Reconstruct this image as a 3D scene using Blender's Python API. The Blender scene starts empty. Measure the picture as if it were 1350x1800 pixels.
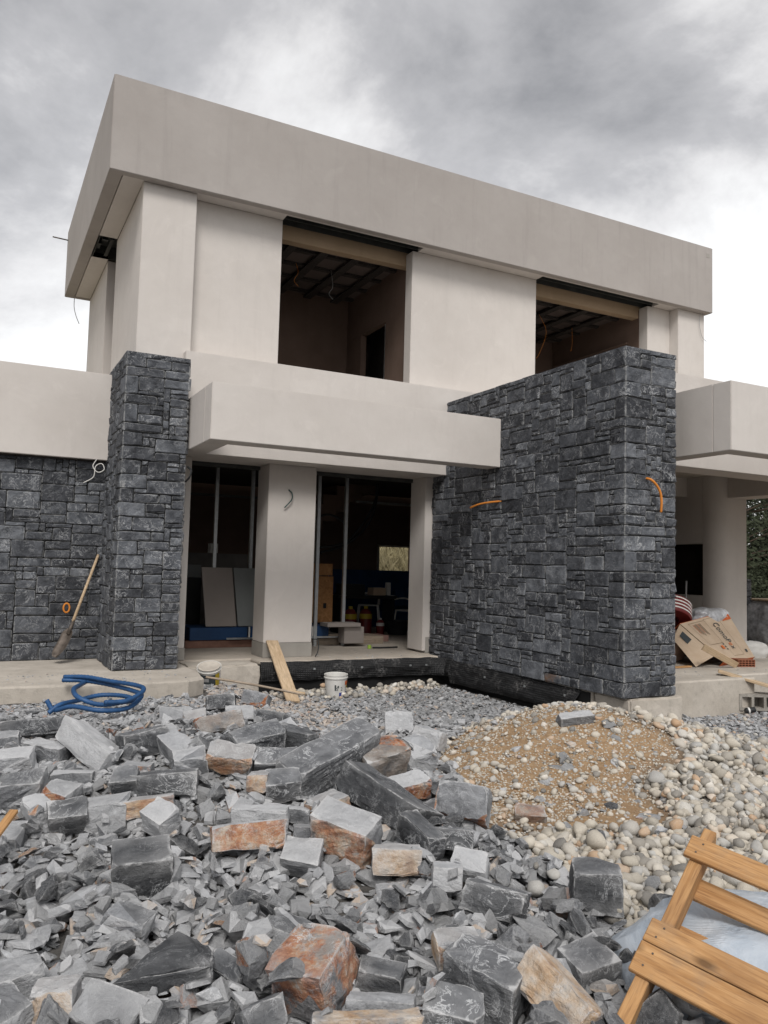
import bpy, bmesh, math, random
import numpy as np
from mathutils import Vector, Matrix, Euler, noise
R_ = math.radians
rng = random.Random(7)
nrng = np.random.RandomState(11)
sc = bpy.context.scene
col = sc.collection

# ---------------------------------------------------------------- camera
CAM_YAW, CAM_PITCH, CAM_ROLL, FPX = 0.474005216, 0.068407872, 0.0267411594, 1398.14292
def cam_axes():
    cy, sy, cp, sp = math.cos(CAM_YAW), math.sin(CAM_YAW), math.cos(CAM_PITCH), math.sin(CAM_PITCH)
    f = Vector((sy*cp, cy*cp, sp)); r0 = Vector((cy, -sy, 0)); u0 = r0.cross(f)
    r = math.cos(CAM_ROLL)*r0 + math.sin(CAM_ROLL)*u0
    u = -math.sin(CAM_ROLL)*r0 + math.cos(CAM_ROLL)*u0
    return r, u, f
cr, cu, cf = cam_axes()
CAM = Vector((0, 0, 1.2))
cd = bpy.data.cameras.new('camera')
cd.sensor_fit = 'VERTICAL'; cd.sensor_height = 36; cd.lens = FPX/1800*36
cd.clip_start = 0.05; cd.clip_end = 2000
cam = bpy.data.objects.new('camera', cd); col.objects.link(cam)
cam.matrix_world = Matrix(((cr.x, cu.x, -cf.x, CAM.x), (cr.y, cu.y, -cf.y, CAM.y), (cr.z, cu.z, -cf.z, CAM.z), (0, 0, 0, 1)))
sc.camera = cam

# ---------------------------------------------------------------- world: broken overcast
SUN_EL, SUN_AZ = 48, 205          # degrees; azimuth measured clockwise from +Y (behind the camera, a little to the left)
w = bpy.data.worlds.new('World'); sc.world = w; w.use_nodes = True
nt = w.node_tree; nt.nodes.clear()
def wn(t, **k):
    n = nt.nodes.new(t)
    for a, b in k.items(): setattr(n, a, b)
    return n
def wl(a, b): nt.links.new(a, b)
out = wn('ShaderNodeOutputWorld')
sky = wn('ShaderNodeTexSky', sky_type='NISHITA', sun_disc=False)
sky.sun_elevation = R_(SUN_EL); sky.sun_rotation = R_(SUN_AZ); sky.dust_density = 3
bg1 = wn('ShaderNodeBackground'); bg1.inputs[1].default_value = 0.05
hs_ = wn('ShaderNodeHueSaturation'); hs_.inputs['Saturation'].default_value = .30; wl(sky.outputs[0], hs_.inputs['Color']); wl(hs_.outputs[0], bg1.inputs[0])
tc = wn('ShaderNodeTexCoord'); sx = wn('ShaderNodeSeparateXYZ'); wl(tc.outputs['Generated'], sx.inputs[0])
zz = wn('ShaderNodeMath', operation='ABSOLUTE'); wl(sx.outputs[2], zz.inputs[0])
za = wn('ShaderNodeMath', operation='ADD'); wl(zz.outputs[0], za.inputs[0]); za.inputs[1].default_value = 0.60
dx = wn('ShaderNodeMath', operation='DIVIDE'); wl(sx.outputs[0], dx.inputs[0]); wl(za.outputs[0], dx.inputs[1])
dy = wn('ShaderNodeMath', operation='DIVIDE'); wl(sx.outputs[1], dy.inputs[0]); wl(za.outputs[0], dy.inputs[1])
cx = wn('ShaderNodeCombineXYZ'); wl(dx.outputs[0], cx.inputs[0]); wl(dy.outputs[0], cx.inputs[1])
cx.inputs[2].default_value = 12.6
n1 = wn('ShaderNodeTexNoise'); wl(cx.outputs[0], n1.inputs['Vector'])
n1.inputs['Scale'].default_value = 2.9; n1.inputs['Detail'].default_value = 7; n1.inputs['Roughness'].default_value = .60; n1.inputs['Distortion'].default_value = .25
n2 = wn('ShaderNodeTexNoise'); wl(cx.outputs[0], n2.inputs['Vector'])
n2.inputs['Scale'].default_value = .95; n2.inputs['Detail'].default_value = 3
mx = wn('ShaderNodeMath', operation='MULTIPLY_ADD'); wl(n2.outputs[0], mx.inputs[0]); mx.inputs[1].default_value = .7; mx.inputs[2].default_value = -.35
ad = wn('ShaderNodeMath', operation='ADD'); wl(n1.outputs[0], ad.inputs[0]); wl(mx.outputs[0], ad.inputs[1])
# clouds are thinner and brighter towards the horizon
hz = wn('ShaderNodeMapRange'); wl(zz.outputs[0], hz.inputs[0]); hz.inputs[1].default_value = .12; hz.inputs[2].default_value = .75
hz.inputs[3].default_value = .13; hz.inputs[4].default_value = -.06
ad2 = wn('ShaderNodeMath', operation='ADD'); wl(ad.outputs[0], ad2.inputs[0]); wl(hz.outputs[0], ad2.inputs[1])
# the cover thins towards the right of the view (east), broad and smooth round the whole sky
dt = wn('ShaderNodeVectorMath', operation='DOT_PRODUCT'); wl(tc.outputs['Generated'], dt.inputs[0]); dt.inputs[1].default_value = (.94, .34, -.35)
ea = wn('ShaderNodeMath', operation='MULTIPLY_ADD'); wl(dt.outputs['Value'], ea.inputs[0]); ea.inputs[1].default_value = .12; wl(ad2.outputs[0], ea.inputs[2])
ad3 = wn('ShaderNodeMath', operation='ADD'); wl(ea.outputs[0], ad3.inputs[0]); ad3.inputs[1].default_value = -.07
rp = wn('ShaderNodeValToRGB'); wl(ad3.outputs[0], rp.inputs[0])
e = rp.color_ramp.elements
e[0].position = .24; e[0].color = (.17, .166, .168, 1)
e[1].position = .66; e[1].color = (.93, .925, .91, 1)
m_ = e.new(.45); m_.color = (.44, .43, .43, 1)
m_ = e.new(.545); m_.color = (.70, .685, .675, 1)
bg2 = wn('ShaderNodeBackground'); wl(rp.outputs[0], bg2.inputs[0]); bg2.inputs[1].default_value = 0.69
ads = wn('ShaderNodeAddShader'); wl(bg1.outputs[0], ads.inputs[0]); wl(bg2.outputs[0], ads.inputs[1])
wl(ads.outputs[0], out.inputs[0])
sd = bpy.data.lights.new('sun', 'SUN'); sd.energy = 1.5; sd.angle = R_(20); sd.color = (1, .97, .93)
so = bpy.data.objects.new('sun', sd); col.objects.link(so)
sv = Vector((math.sin(R_(SUN_AZ))*math.cos(R_(SUN_EL)), math.cos(R_(SUN_AZ))*math.cos(R_(SUN_EL)), math.sin(R_(SUN_EL))))
so.rotation_euler = sv.to_track_quat('Z', 'Y').to_euler(); so.location = (0, 0, 30)
vs = sc.view_settings
vs.view_transform = 'Standard'; vs.look = 'None'; vs.gamma = 1; vs.use_curve_mapping = False; vs.exposure = 0.40

# ---------------------------------------------------------------- materials
class M:
    def __init__(s, name):
        s.m = bpy.data.materials.new(name); s.m.use_nodes = True
        s.t = s.m.node_tree; s.t.nodes.clear()
        s.o = s.n('ShaderNodeOutputMaterial'); s.b = s.n('ShaderNodeBsdfPrincipled')
        s.l(s.b.outputs[0], s.o.inputs[0]); s.b.inputs['Roughness'].default_value = .85
        s.b.inputs['Specular IOR Level'].default_value = .25
    def n(s, t, **k):
        n = s.t.nodes.new(t)
        for a, b in k.items(): setattr(n, a, b)
        return n
    def l(s, a, b): s.t.links.new(a, b)
    def val(s, x, sock):
        if hasattr(x, 'node'): s.l(x, sock)
        else: sock.default_value = x if not isinstance(x, tuple) or len(x) == 4 or sock.type == 'VECTOR' else (*x, 1)
    def math(s, op, a, b=0., c=0., clamp=False):
        n = s.n('ShaderNodeMath', operation=op, use_clamp=clamp)
        s.val(a, n.inputs[0]); s.val(b, n.inputs[1])
        if len(n.inputs) > 2: s.val(c, n.inputs[2])
        return n.outputs[0]
    def attr(s, name):
        return s.n('ShaderNodeAttribute', attribute_name=name).outputs['Fac']
    def coord(s, kind='Object', scale=(1, 1, 1), off=None):
        c = s.n('ShaderNodeTexCoord').outputs[kind] if kind != 'World' else s.n('ShaderNodeNewGeometry').outputs['Position']
        mp = s.n('ShaderNodeMapping'); s.l(c, mp.inputs[0]); mp.inputs['Scale'].default_value = scale
        if off is not None:
            cb = s.n('ShaderNodeCombineXYZ'); 
            for i in range(3): s.l(s.math('MULTIPLY', off, (37.1, 17.3, 53.7)[i]), cb.inputs[i])
            s.l(cb.outputs[0], mp.inputs['Location'])
        return mp.outputs[0]
    def noise(s, vec, scale, detail=4, rough=.5, dist=0.):
        n = s.n('ShaderNodeTexNoise'); s.l(vec, n.inputs['Vector'])
        n.inputs['Scale'].default_value = scale; n.inputs['Detail'].default_value = detail
        n.inputs['Roughness'].default_value = rough; n.inputs['Distortion'].default_value = dist
        return n.outputs[0]
    def ramp(s, f, stops):
        n = s.n('ShaderNodeValToRGB'); s.l(f, n.inputs[0]); e = n.color_ramp.elements
        while len(e) > 1: e.remove(e[-1])
        e[0].position = stops[0][0]; e[0].color = (*stops[0][1], 1)
        for p, c in stops[1:]: k = e.new(p); k.color = (*c, 1)
        return n.outputs[0]
    def rng(s, f, a, b, c=0., d=1.):
        n = s.n('ShaderNodeMapRange'); s.l(f, n.inputs[0])
        for i, v in enumerate((a, b, c, d)): n.inputs[i+1].default_value = v
        return n.outputs[0]
    def mix(s, f, a, b, mode='MIX'):
        n = s.n('ShaderNodeMix', data_type='RGBA', blend_type=mode, clamp_factor=True)
        s.val(f, n.inputs[0]); s.val(a, n.inputs[6]); s.val(b, n.inputs[7])
        return n.outputs[2]
    def base(s, c): s.val(c, s.b.inputs['Base Color'])
    def bump(s, h, strength=.5, dist=.01, prev=None):
        n = s.n('ShaderNodeBump'); s.l(h, n.inputs['Height'])
        n.inputs['Strength'].default_value = strength; n.inputs['Distance'].default_value = dist
        if prev is not None: s.l(prev, n.inputs['Normal'])
        s.l(n.outputs[0], s.b.inputs['Normal']); return n.outputs[0]
    def rough(s, r): s.val(r, s.b.inputs['Roughness'])

def mat_plaster(name, c0, c1, grime=.15, stain=True):
    m = M(name); v = m.coord('World')
    a = m.noise(v, .9, 5, .6); b = m.noise(v, 6, 4, .6); g = m.noise(v, 55, 3, .6)
    c = m.mix(m.rng(a, .32, .68), c0, c1)
    c = m.mix(m.math('MULTIPLY', m.rng(b, .48, .75), .18), c, tuple(x*.82 for x in c0))
    c = m.mix(m.math('MULTIPLY', m.rng(m.noise(v, 2.3, 6, .7, .8), .56, .64), .16), c, tuple(min(1, x*1.16) for x in c1))
    if stain:      # faint rain streaks
        vs_ = m.coord('World', (5, 5, .35)); s_ = m.noise(vs_, 1.6, 5, .65)
        c = m.mix(m.math('MULTIPLY', m.rng(s_, .55, .8), grime), c, tuple(x*.62 for x in c0))
    m.base(c); m.rough(.9)
    h = m.math('ADD', m.math('MULTIPLY', g, .5), m.math('MULTIPLY_ADD', m.noise(v, 2.2, 3, .5), 4., m.noise(v, 9, 4, .6)))
    m.bump(h, .3, .005)
    return m.m
PLASTER = mat_plaster('plaster', (.57, .530, .494), (.63, .592, .556))
PLASTER_TOP_SHADED = mat_plaster('plaster_parapet_shaded', (.36, .33, .308), (.405, .375, .352), .3)  # wall plaster darkened for the parapet: its weaker light put into the colour
PLASTER_GREY = mat_plaster('cement_render', (.29, .275, .25), (.36, .34, .31), .3)
GYPSUM = mat_plaster('gypsum_grey', (.27, .24, .22), (.30, .27, .25), .05, False)
GYPSUM2 = mat_plaster('gypsum_blue_grey', (.20, .215, .215), (.23, .245, .245), .05, False)
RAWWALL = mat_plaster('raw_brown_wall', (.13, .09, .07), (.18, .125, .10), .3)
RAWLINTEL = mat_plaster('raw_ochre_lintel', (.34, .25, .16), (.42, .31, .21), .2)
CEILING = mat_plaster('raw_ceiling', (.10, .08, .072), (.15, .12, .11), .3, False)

def mat_concrete(name, c0, c1, warm=.0):
    m = M(name); v = m.coord('World')
    a = m.noise(v, 2.2, 6, .62); b = m.noise(v, 14, 5, .65); g = m.noise(v, 90, 2, .6)
    c = m.mix(m.rng(a, .3, .7), c0, c1)
    c = m.mix(m.math('MULTIPLY', m.rng(b, .52, .75), .45), c, tuple(x*.6 for x in c0))
    c = m.mix(m.math('MULTIPLY', m.rng(g, .6, .8), .3), c, (.62, .58, .52))
    m.base(c); m.rough(.92)
    h = m.math('ADD', m.math('MULTIPLY', b, 1.), m.math('MULTIPLY', g, .35))
    m.bump(h, .55, .012)
    return m.m
CONCRETE = mat_concrete('concrete', (.40, .36, .31), (.54, .495, .435))
CONCRETE_FLOOR = mat_concrete('concrete_floor', (.38, .335, .285), (.48, .43, .37))
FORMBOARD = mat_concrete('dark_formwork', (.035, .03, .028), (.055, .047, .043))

def mat_simple(name, c, rough=.6, var=.15, scale=8, metal=0., spec=.3, bump=.0, alpha=None):
    m = M(name); v = m.coord('World'); a = m.noise(v, scale, 4, .6)
    m.base(m.mix(m.rng(a, .3, .7), tuple(x*(1-var) for x in c), tuple(min(1, x*(1+var)) for x in c)))
    m.rough(rough); m.b.inputs['Metallic'].default_value = metal; m.b.inputs['Specular IOR Level'].default_value = spec
    if bump: m.bump(m.noise(v, scale*5, 4, .6), bump, .01)
    return m.m
DARKMETAL = mat_simple('dark_metal', (.045, .047, .045), .5, .3, 6)
GALV = mat_simple('galvanised_steel', (.50, .52, .53), .38, .12, 12, .75, .5)
JOINT = mat_simple('dark_joint_mortar', (.030, .031, .033), .95, .35, 12, 0, .1, .4)
GAPSHADE = mat_simple('black_gap_shade', (.012, .012, .012), .9, .1, 5)  # near-black colour standing in for shade in gaps and holes
BLACKPL = mat_simple('black_plastic', (.02, .021, .022), .45, .2, 10)
WHITEPL = mat_simple('white_plastic', (.66, .65, .62), .45, .08, 9)
BLUEHOSE = mat_simple('blue_plastic_hose', (.020, .075, .19), .5, .25, 9, 0, .4)
BLUEPANEL = mat_simple('blue_panel', (.015, .05, .13), .6, .2, 3)
REDPL = mat_simple('red_plastic', (.15, .02, .02), .45, .2, 8)
YELLOWPL = mat_simple('yellow_plastic', (.42, .31, .03), .5, .1, 8)
ORANGEPL = mat_simple('orange_conduit', (.62, .22, .035), .5, .12, 12)
GREYWIRE = mat_simple('grey_cable', (.33, .33, .33), .5, .1, 12)
TEALWIRE = mat_simple('dark_teal_cable', (.04, .075, .07), .5, .2, 12)
RUSTIRON = mat_simple('dull_iron', (.12, .10, .085), .6, .3, 20, .5)
TERRACOTTA = mat_simple('terracotta', (.30, .125, .075), .9, .2, 14, 0, .1, .3)
BLOCKGREY = mat_simple('cement_block_grey', (.30, .28, .25), .95, .25, 16, 0, .1, .6)
GREENPL = mat_simple('lime_green_plastic', (.35, .55, .08), .5, .1, 8)

def mat_wood(name, c0, c1, c2, axis=0, sc_=1., dirt=.25):
    m = M(name); sv_ = [14*sc_]*3; sv_[axis] = .9*sc_
    o = m.n('ShaderNodeObjectInfo').outputs['Random']
    v = m.coord('Object', tuple(sv_), o); v2 = m.coord('Object', (2, 2, 2), o)
    a = m.noise(v, 2.2, 6, .6, 1.2); b = m.noise(v, 9, 3, .6); k = m.noise(v2, 1.6, 3, .5)
    c = m.mix(m.rng(a, .38, .62), c0, c1)
    c = m.mix(m.math('MULTIPLY', m.rng(b, .50, .68), .6), c, c2)
    c = m.mix(m.math('MULTIPLY', m.rng(k, .55, .75), dirt), c, c2)
    kv = [3.2*sc_]*3; kv[axis] = 1.5*sc_
    vk = m.coord('Object', tuple(kv), o); vn = m.n('ShaderNodeTexVoronoi'); m.l(vk, vn.inputs[0]); vn.inputs['Scale'].default_value = 2.1
    kn = m.rng(vn.outputs['Distance'], .06, .16, 1, 0); c = m.mix(m.math('MULTIPLY', kn, .75), c, tuple(x*.35 for x in c2))
    gr_ = m.noise(m.coord('World'), 7, 5, .7); c = m.mix(m.math('MULTIPLY', m.rng(gr_, .52, .68), .30), c, (.24, .19, .14))
    m.base(c); m.rough(.75); m.bump(a, .5, .004)
    return m.m
PALLETWOOD = mat_wood('pallet_wood', (.37, .195, .078), (.52, .305, .14), (.20, .10, .045), 0, 1., .6)
PALLETWOOD_Y = mat_wood('pallet_wood_stringer', (.37, .195, .078), (.50, .29, .13), (.20, .10, .045), 1, 1., .6)
PLANKWOOD = mat_wood('plank_wood', (.46, .335, .21), (.60, .46, .31), (.31, .21, .125), 0, 1., .3)
OLDWOOD = mat_wood('grey_old_wood', (.30, .24, .18), (.40, .33, .26), (.17, .13, .10), 0, 1.4, .4)
def mat_osb():
    m = M('chipboard'); v = m.coord('World'); n = m.n('ShaderNodeTexVoronoi'); m.l(v, n.inputs[0]); n.inputs['Scale'].default_value = 28
    c = m.mix(m.rng(n.outputs['Color'], 0, 1), (.20, .095, .035), (.30, .155, .065))
    m.base(c); return m.m
OSB = mat_osb()
def mat_cardboard():
    m = M('cardboard'); v = m.coord('World'); a = m.noise(v, 5, 4, .6); b = m.noise(v, 70, 2, .5)
    c = m.mix(m.rng(a, .3, .7), (.50, .38, .27), (.58, .46, .34)); c = m.mix(m.math('MULTIPLY', m.rng(b, .5, .8), .2), c, (.40, .29, .2))
    m.base(c); m.rough(.85); m.bump(a, .2, .01); return m.m
CARD = mat_cardboard()
CARDORANGE = mat_simple('printed_orange', (.52, .12, .035), .8, .12, 12)
INKDARK = mat_simple('printed_dark_ink', (.05, .06, .065), .8, .1, 12)
INKORANGE = mat_simple('printed_orange_ink', (.62, .16, .04), .8, .1, 12)
INKBLUE = mat_simple('printed_blue_ink', (.03, .05, .25), .8, .1, 12)
CARDBROWN = mat_simple('dark_card_inside', (.16, .10, .06), .9, .2, 8)

def mat_wallstone():
    m = M('wall_slate'); r = m.attr('rnd'); ed = m.attr('edge')
    v = m.coord('World', (1, 1, 1), r)
    a = m.noise(v, 7, 6, .65, .4); b = m.noise(v, 24, 6, .7, .6); g = m.noise(v, 120, 3, .6)
    c = m.mix(m.rng(a, .3, .72), (.034, .037, .043), (.125, .132, .145))
    c = m.mix(1., c, m.ramp(r, [(0, (.50, .50, .52)), (.45, (.9, .9, .92)), (.8, (1.25, 1.26, 1.28)), (1, (1.75, 1.76, 1.76))]), 'MULTIPLY')
    # chisel scars: pale broken lines where the noise crosses its mean
    s1 = m.math('ABSOLUTE', m.math('SUBTRACT', m.noise(v, 11, 5, .62, 1.1), .5))
    s1 = m.rng(s1, .0, .030, 1, 0); msk = m.rng(m.noise(v, 6.5, 3, .5), .40, .60)
    s1 = m.math('MULTIPLY', s1, msk)
    s2 = m.math('MULTIPLY', m.rng(b, .54, .68), m.rng(a, .40, .6))
    vr = m.math('FRACT', m.math('MULTIPLY', r, 7.31)); vr = m.rng(vr, 0, 1, .25, 1.15)
    c = m.mix(m.math('MULTIPLY', m.math('MULTIPLY', s1, vr), .8), c, (.52, .53, .54))
    c = m.mix(m.math('MULTIPLY', m.math('MULTIPLY', s2, vr), .55), c, (.30, .31, .315))
    e2 = m.math('MULTIPLY', m.rng(ed, .45, 1.), m.rng(m.noise(v, 17, 4, .65), .38, .62))
    c = m.mix(m.math('MULTIPLY', e2, .75), c, (.44, .44, .43))
    c = m.mix(m.math('MULTIPLY', m.math('GREATER_THAN', r, .9988), m.rng(a, .4, .6)), c, (.17, .105, .07))
    m.base(c); m.rough(.78); m.b.inputs['Specular IOR Level'].default_value = .3
    h = m.math('ADD', m.math('MULTIPLY', a, 1.6), m.math('ADD', m.math('MULTIPLY', b, .9), m.math('MULTIPLY', g, .25)))
    m.bump(h, .8, .022)
    return m.m
WALLSTONE = mat_wallstone()

def mat_slate():
    m = M('slate'); r = m.attr('rnd'); oi = m.n('ShaderNodeObjectInfo').outputs['Random']
    rr = m.math('FRACT', m.math('ADD', r, oi))
    v = m.coord('Object', (1, 1, 1), rr)
    a = m.noise(v, 9, 6, .62, .3); b = m.noise(v, 34, 5, .65, .3); g = m.noise(v, 150, 3, .6)
    tone = m.attr('tone')
    c = m.mix(m.rng(a, .28, .72), (.085, .090, .101), (.315, .325, .342))
    cs = m.n('ShaderNodeCombineXYZ')
    tt = m.math('MULTIPLY', tone, m.rng(rr, 0, 1, .80, 1.22))
    for i in range(3): m.l(tt, cs.inputs[i])
    c = m.mix(1., c, cs.outputs[0], 'MULTIPLY')
    pale = m.attr('pale')
    c = m.mix(m.math('MULTIPLY', pale, m.rng(a, .2, .6, .7, 1.)), c, (.47, .475, .485))
    # cream crust and rust skins
    tn = m.math('MULTIPLY', m.attr('tan'), m.rng(m.noise(v, 6, 4, .6), .30, .46))
    c = m.mix(tn, c, m.ramp(m.noise(v, 13, 5, .65), [(.3, (.30, .19, .12)), (.45, (.45, .32, .21)), (.6, (.55, .46, .37)), (.75, (.50, .48, .45))]))
    ru = m.math('MULTIPLY', m.attr('rust'), m.rng(m.noise(v, 9, 6, .72), .41, .51))
    c = m.mix(ru, c, m.ramp(m.noise(v, 11, 5, .7), [(.28, (.075, .04, .028)), (.40, (.20, .075, .035)), (.50, (.36, .145, .068)), (.58, (.43, .25, .15)), (.66, (.45, .41, .37)), (.78, (.40, .28, .18))]))
    # white calcite scratches
    s1 = m.rng(m.math('ABSOLUTE', m.math('SUBTRACT', m.noise(v, 9, 6, .68, 1.2), .5)), .0, .022, 1, 0)
    s1 = m.math('MULTIPLY', s1, m.rng(m.noise(v, 5, 3, .5), .40, .60))
    s2 = m.math('MULTIPLY', m.rng(b, .58, .70), m.rng(a, .45, .62))
    ve = m.attr('vein')
    c = m.mix(m.math('MULTIPLY', s1, m.math('MULTIPLY_ADD', ve, .65, .22)), c, (.60, .61, .62))
    c = m.mix(m.math('MULTIPLY', s2, m.math('MULTIPLY_ADD', ve, .45, .2)), c, (.50, .51, .52))
    # chipped, dusty arrises
    eg = m.math('MULTIPLY', m.rng(m.attr('edge'), .70, 1.), m.rng(m.noise(v, 16, 4, .7), .42, .56))
    c = m.mix(m.math('MULTIPLY', eg, .75), c, (.56, .56, .56))
    pt = m.n('ShaderNodeNewGeometry').outputs['Pointiness']
    c = m.mix(m.math('MULTIPLY', m.rng(pt, .515, .60), .35), c, (.50, .50, .50))
    vl = m.coord('Object', (5, 5, 19), rr); ly = m.noise(vl, 2.0, 5, .7, .5)
    c = m.mix(m.math('MULTIPLY', m.rng(ly, .52, .72), .10), c, (.045, .047, .052))
    m.base(c); m.rough(.8); m.b.inputs['Specular IOR Level'].default_value = .28
    h = m.math('ADD', m.math('MULTIPLY_ADD', a, 1.4, m.math('MULTIPLY', ly, .45)), m.math('ADD', m.math('MULTIPLY', b, .7), m.math('MULTIPLY', g, .2)))
    m.bump(h, .85, .016)
    return m.m
SLATE = mat_slate()

def mat_pebble():
    m = M('river_pebble'); r = m.attr('rnd'); oi = m.n('ShaderNodeAttribute', attribute_type='OBJECT', attribute_name='shade').outputs['Fac']
    rr = m.math('FRACT', m.math('ADD', r, oi)); v = m.coord('Object', (1, 1, 1), rr)
    c = m.ramp(rr, [(0, (.17, .165, .155)), (.12, (.30, .28, .25)), (.30, (.48, .44, .37)), (.55, (.58, .53, .45)), (.70, (.40, .395, .38)), (.80, (.52, .51, .48)), (.88, (.66, .61, .53)), (.955, (.46, .30, .18)), (1, (.70, .68, .63))])
    a = m.noise(v, 11, 5, .65); g = m.noise(v, 90, 3, .6)
    c = m.mix(m.math('MULTIPLY', m.rng(a, .42, .70), .5), c, (.27, .24, .20))
    c = m.mix(m.math('MULTIPLY', m.rng(g, .55, .75), .3), c, (.60, .57, .52))
    m.base(c); m.rough(.72); m.bump(m.math('ADD', a, m.math('MULTIPLY', g, .3)), .4, .008)
    return m.m
PEBBLE = mat_pebble()

def mat_ground():
    m = M('ground_soil'); v = m.coord('World'); sn = m.attr('sand'); gr = m.attr('grass')
    a = m.noise(v, 3, 6, .65); b = m.noise(v, 22, 6, .7); g = m.noise(v, 95, 4, .7)
    dk = m.mix(m.rng(b, .3, .7), (.055, .052, .050), (.17, .16, .148))
    sd_ = m.mix(m.rng(b, .3, .7), (.27, .165, .085), (.45, .305, .175))
    sd_ = m.mix(m.math('MULTIPLY', m.rng(g, .5, .75), .6), sd_, (.47, .41, .34))
    sd_ = m.mix(m.math('MULTIPLY', m.rng(a, .5, .75), .4), sd_, (.23, .14, .075))
    c = m.mix(sn, dk, sd_)
    c = m.mix(gr, c, m.mix(m.rng(b, .3, .7), (.12, .11, .055), (.30, .26, .15)))
    m.base(c); m.rough(.95)
    m.bump(m.math('ADD', b, m.math('MULTIPLY', g, .7)), .9, .02)
    return m.m
GROUND = mat_ground()

# ---------------------------------------------------------------- object helpers
def tag(o, label=None, cat=None, group=None, kind=None):
    if label: o['label'] = label
    if cat: o['category'] = cat
    if group: o['group'] = group
    if kind: o['kind'] = kind
    return o
def empty(name, loc, label=None, cat=None, group=None, rot=(0, 0, 0)):
    o = bpy.data.objects.new(name, None); col.objects.link(o)
    o.location = loc; o.rotation_euler = rot; o.empty_display_size = .1
    return tag(o, label, cat, group)
def link(name, me, mat=None, parent=None, world=True, smooth=False):
    """world=True: mesh is given in world space; it is moved under its (unrotated) parent."""
    o = bpy.data.objects.new(name, me); col.objects.link(o)
    if mat is not None and not me.materials: me.materials.append(mat)
    if smooth: me.shade_smooth()
    if parent is not None:
        o.parent = parent
        if world:
            p = parent.matrix_basis.copy(); q = parent.parent
            while q is not None: p = q.matrix_basis @ p; q = q.parent
            me.transform(p.inverted())
    return o
def mesh(name, V, F, mat=None, parent=None, world=True, smooth=False):
    me = bpy.data.meshes.new(name); me.from_pydata([tuple(v) for v in V], [], F); me.update()
    return link(name, me, mat, parent, world, smooth)
def bm_out(name, bm, mat=None, parent=None, world=True, smooth=False):
    me = bpy.data.meshes.new(name); bm.normal_update(); bm.to_mesh(me); bm.free()
    return link(name, me, mat, parent, world, smooth)
def add_box(bm, x0, x1, y0, y1, z0, z1):
    r = bmesh.ops.create_cube(bm, size=1)
    for v in r['verts']:
        v.co.x = x0 if v.co.x < 0 else x1; v.co.y = y0 if v.co.y < 0 else y1; v.co.z = z0 if v.co.z < 0 else z1
    return r['verts']
def box(name, x0, x1, y0, y1, z0, z1, mat, parent=None, bev=.006, world=True):
    bm = bmesh.new(); add_box(bm, x0, x1, y0, y1, z0, z1)
    if bev: bmesh.ops.bevel(bm, geom=bm.edges[:], offset=bev, segments=2, affect='EDGES', clamp_overlap=True)
    return bm_out(name, bm, mat, parent, world)
def boxes(name, L, mat, parent=None, bev=0, world=True):
    bm = bmesh.new()
    for b in L: add_box(bm, *b)
    if bev: bmesh.ops.bevel(bm, geom=bm.edges[:], offset=bev, segments=1, affect='EDGES', clamp_overlap=True)
    return bm_out(name, bm, mat, parent, world)
def rough_box(name, x0, x1, y0, y1, z0, z1, mat, parent=None, amp=.012, cell=.12, sc_=6., bev=.02):
    """cast concrete: subdivided and worn."""
    bm = bmesh.new(); add_box(bm, x0, x1, y0, y1, z0, z1)
    if bev: bmesh.ops.bevel(bm, geom=bm.edges[:], offset=bev, segments=2, affect='EDGES', clamp_overlap=True)
    for ax, (a, b) in enumerate(((x0, x1), (y0, y1), (z0, z1))):
        n = int((b-a)/cell)
        for i in range(1, n):
            co = [0, 0, 0]; co[ax] = a+(b-a)*i/n; no = [0, 0, 0]; no[ax] = 1
            bmesh.ops.bisect_plane(bm, geom=bm.verts[:]+bm.edges[:]+bm.faces[:], plane_co=co, plane_no=no)
    for v in bm.verts: v.co += Vector(noise.noise_vector(v.co*sc_))*amp + Vector(noise.noise_vector(v.co*sc_*3.1))*amp*.5
    return bm_out(name, bm, mat, parent)
def catmull(P, n=10):
    P = [Vector(p) for p in P]; P = [P[0]*2-P[1]]+P+[P[-1]*2-P[-2]]; out = []
    for i in range(1, len(P)-2):
        for k in range(n):
            t = k/n; a, b, c, d = P[i-1], P[i], P[i+1], P[i+2]
            out.append(.5*((2*b)+(-a+c)*t+(2*a-5*b+4*c-d)*t*t+(-a+3*b-3*c+d)*t**3))
    out.append(P[-2]); return out
def tube_geo(P, r, seg=8, V=None, F=None, cap=True):
    V = [] if V is None else V; F = [] if F is None else F; s0 = len(V)
    P = [Vector(p) for p in P]; up = Vector((0, 0, 1)); prev = None
    for i, p in enumerate(P):
        d = (P[min(i+1, len(P)-1)]-P[max(i-1, 0)]).normalized()
        if prev is None: a = d.orthogonal().normalized()
        else: a = (prev-d*prev.dot(d)).normalized()
        prev = a; b = d.cross(a); rr = r[i] if isinstance(r, (list, tuple)) else r
        for k in range(seg):
            t = 2*math.pi*k/seg; V.append(p+(a*math.cos(t)+b*math.sin(t))*rr)
    for i in range(len(P)-1):
        for k in range(seg):
            k2 = (k+1) % seg; F.append((s0+i*seg+k, s0+i*seg+k2, s0+(i+1)*seg+k2, s0+(i+1)*seg+k))
    if cap:
        F.append(tuple(s0+k for k in range(seg))[::-1]); F.append(tuple(s0+(len(P)-1)*seg+k for k in range(seg)))
    return V, F
def tube(name, P, r, mat, parent=None, seg=8, n=8, world=True, curve=True):
    V, F = tube_geo(catmull(P, n) if curve and len(P) > 2 else P, r if not isinstance(r, list) else r, seg)
    return mesh(name, V, F, mat, parent, world, True)
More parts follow.
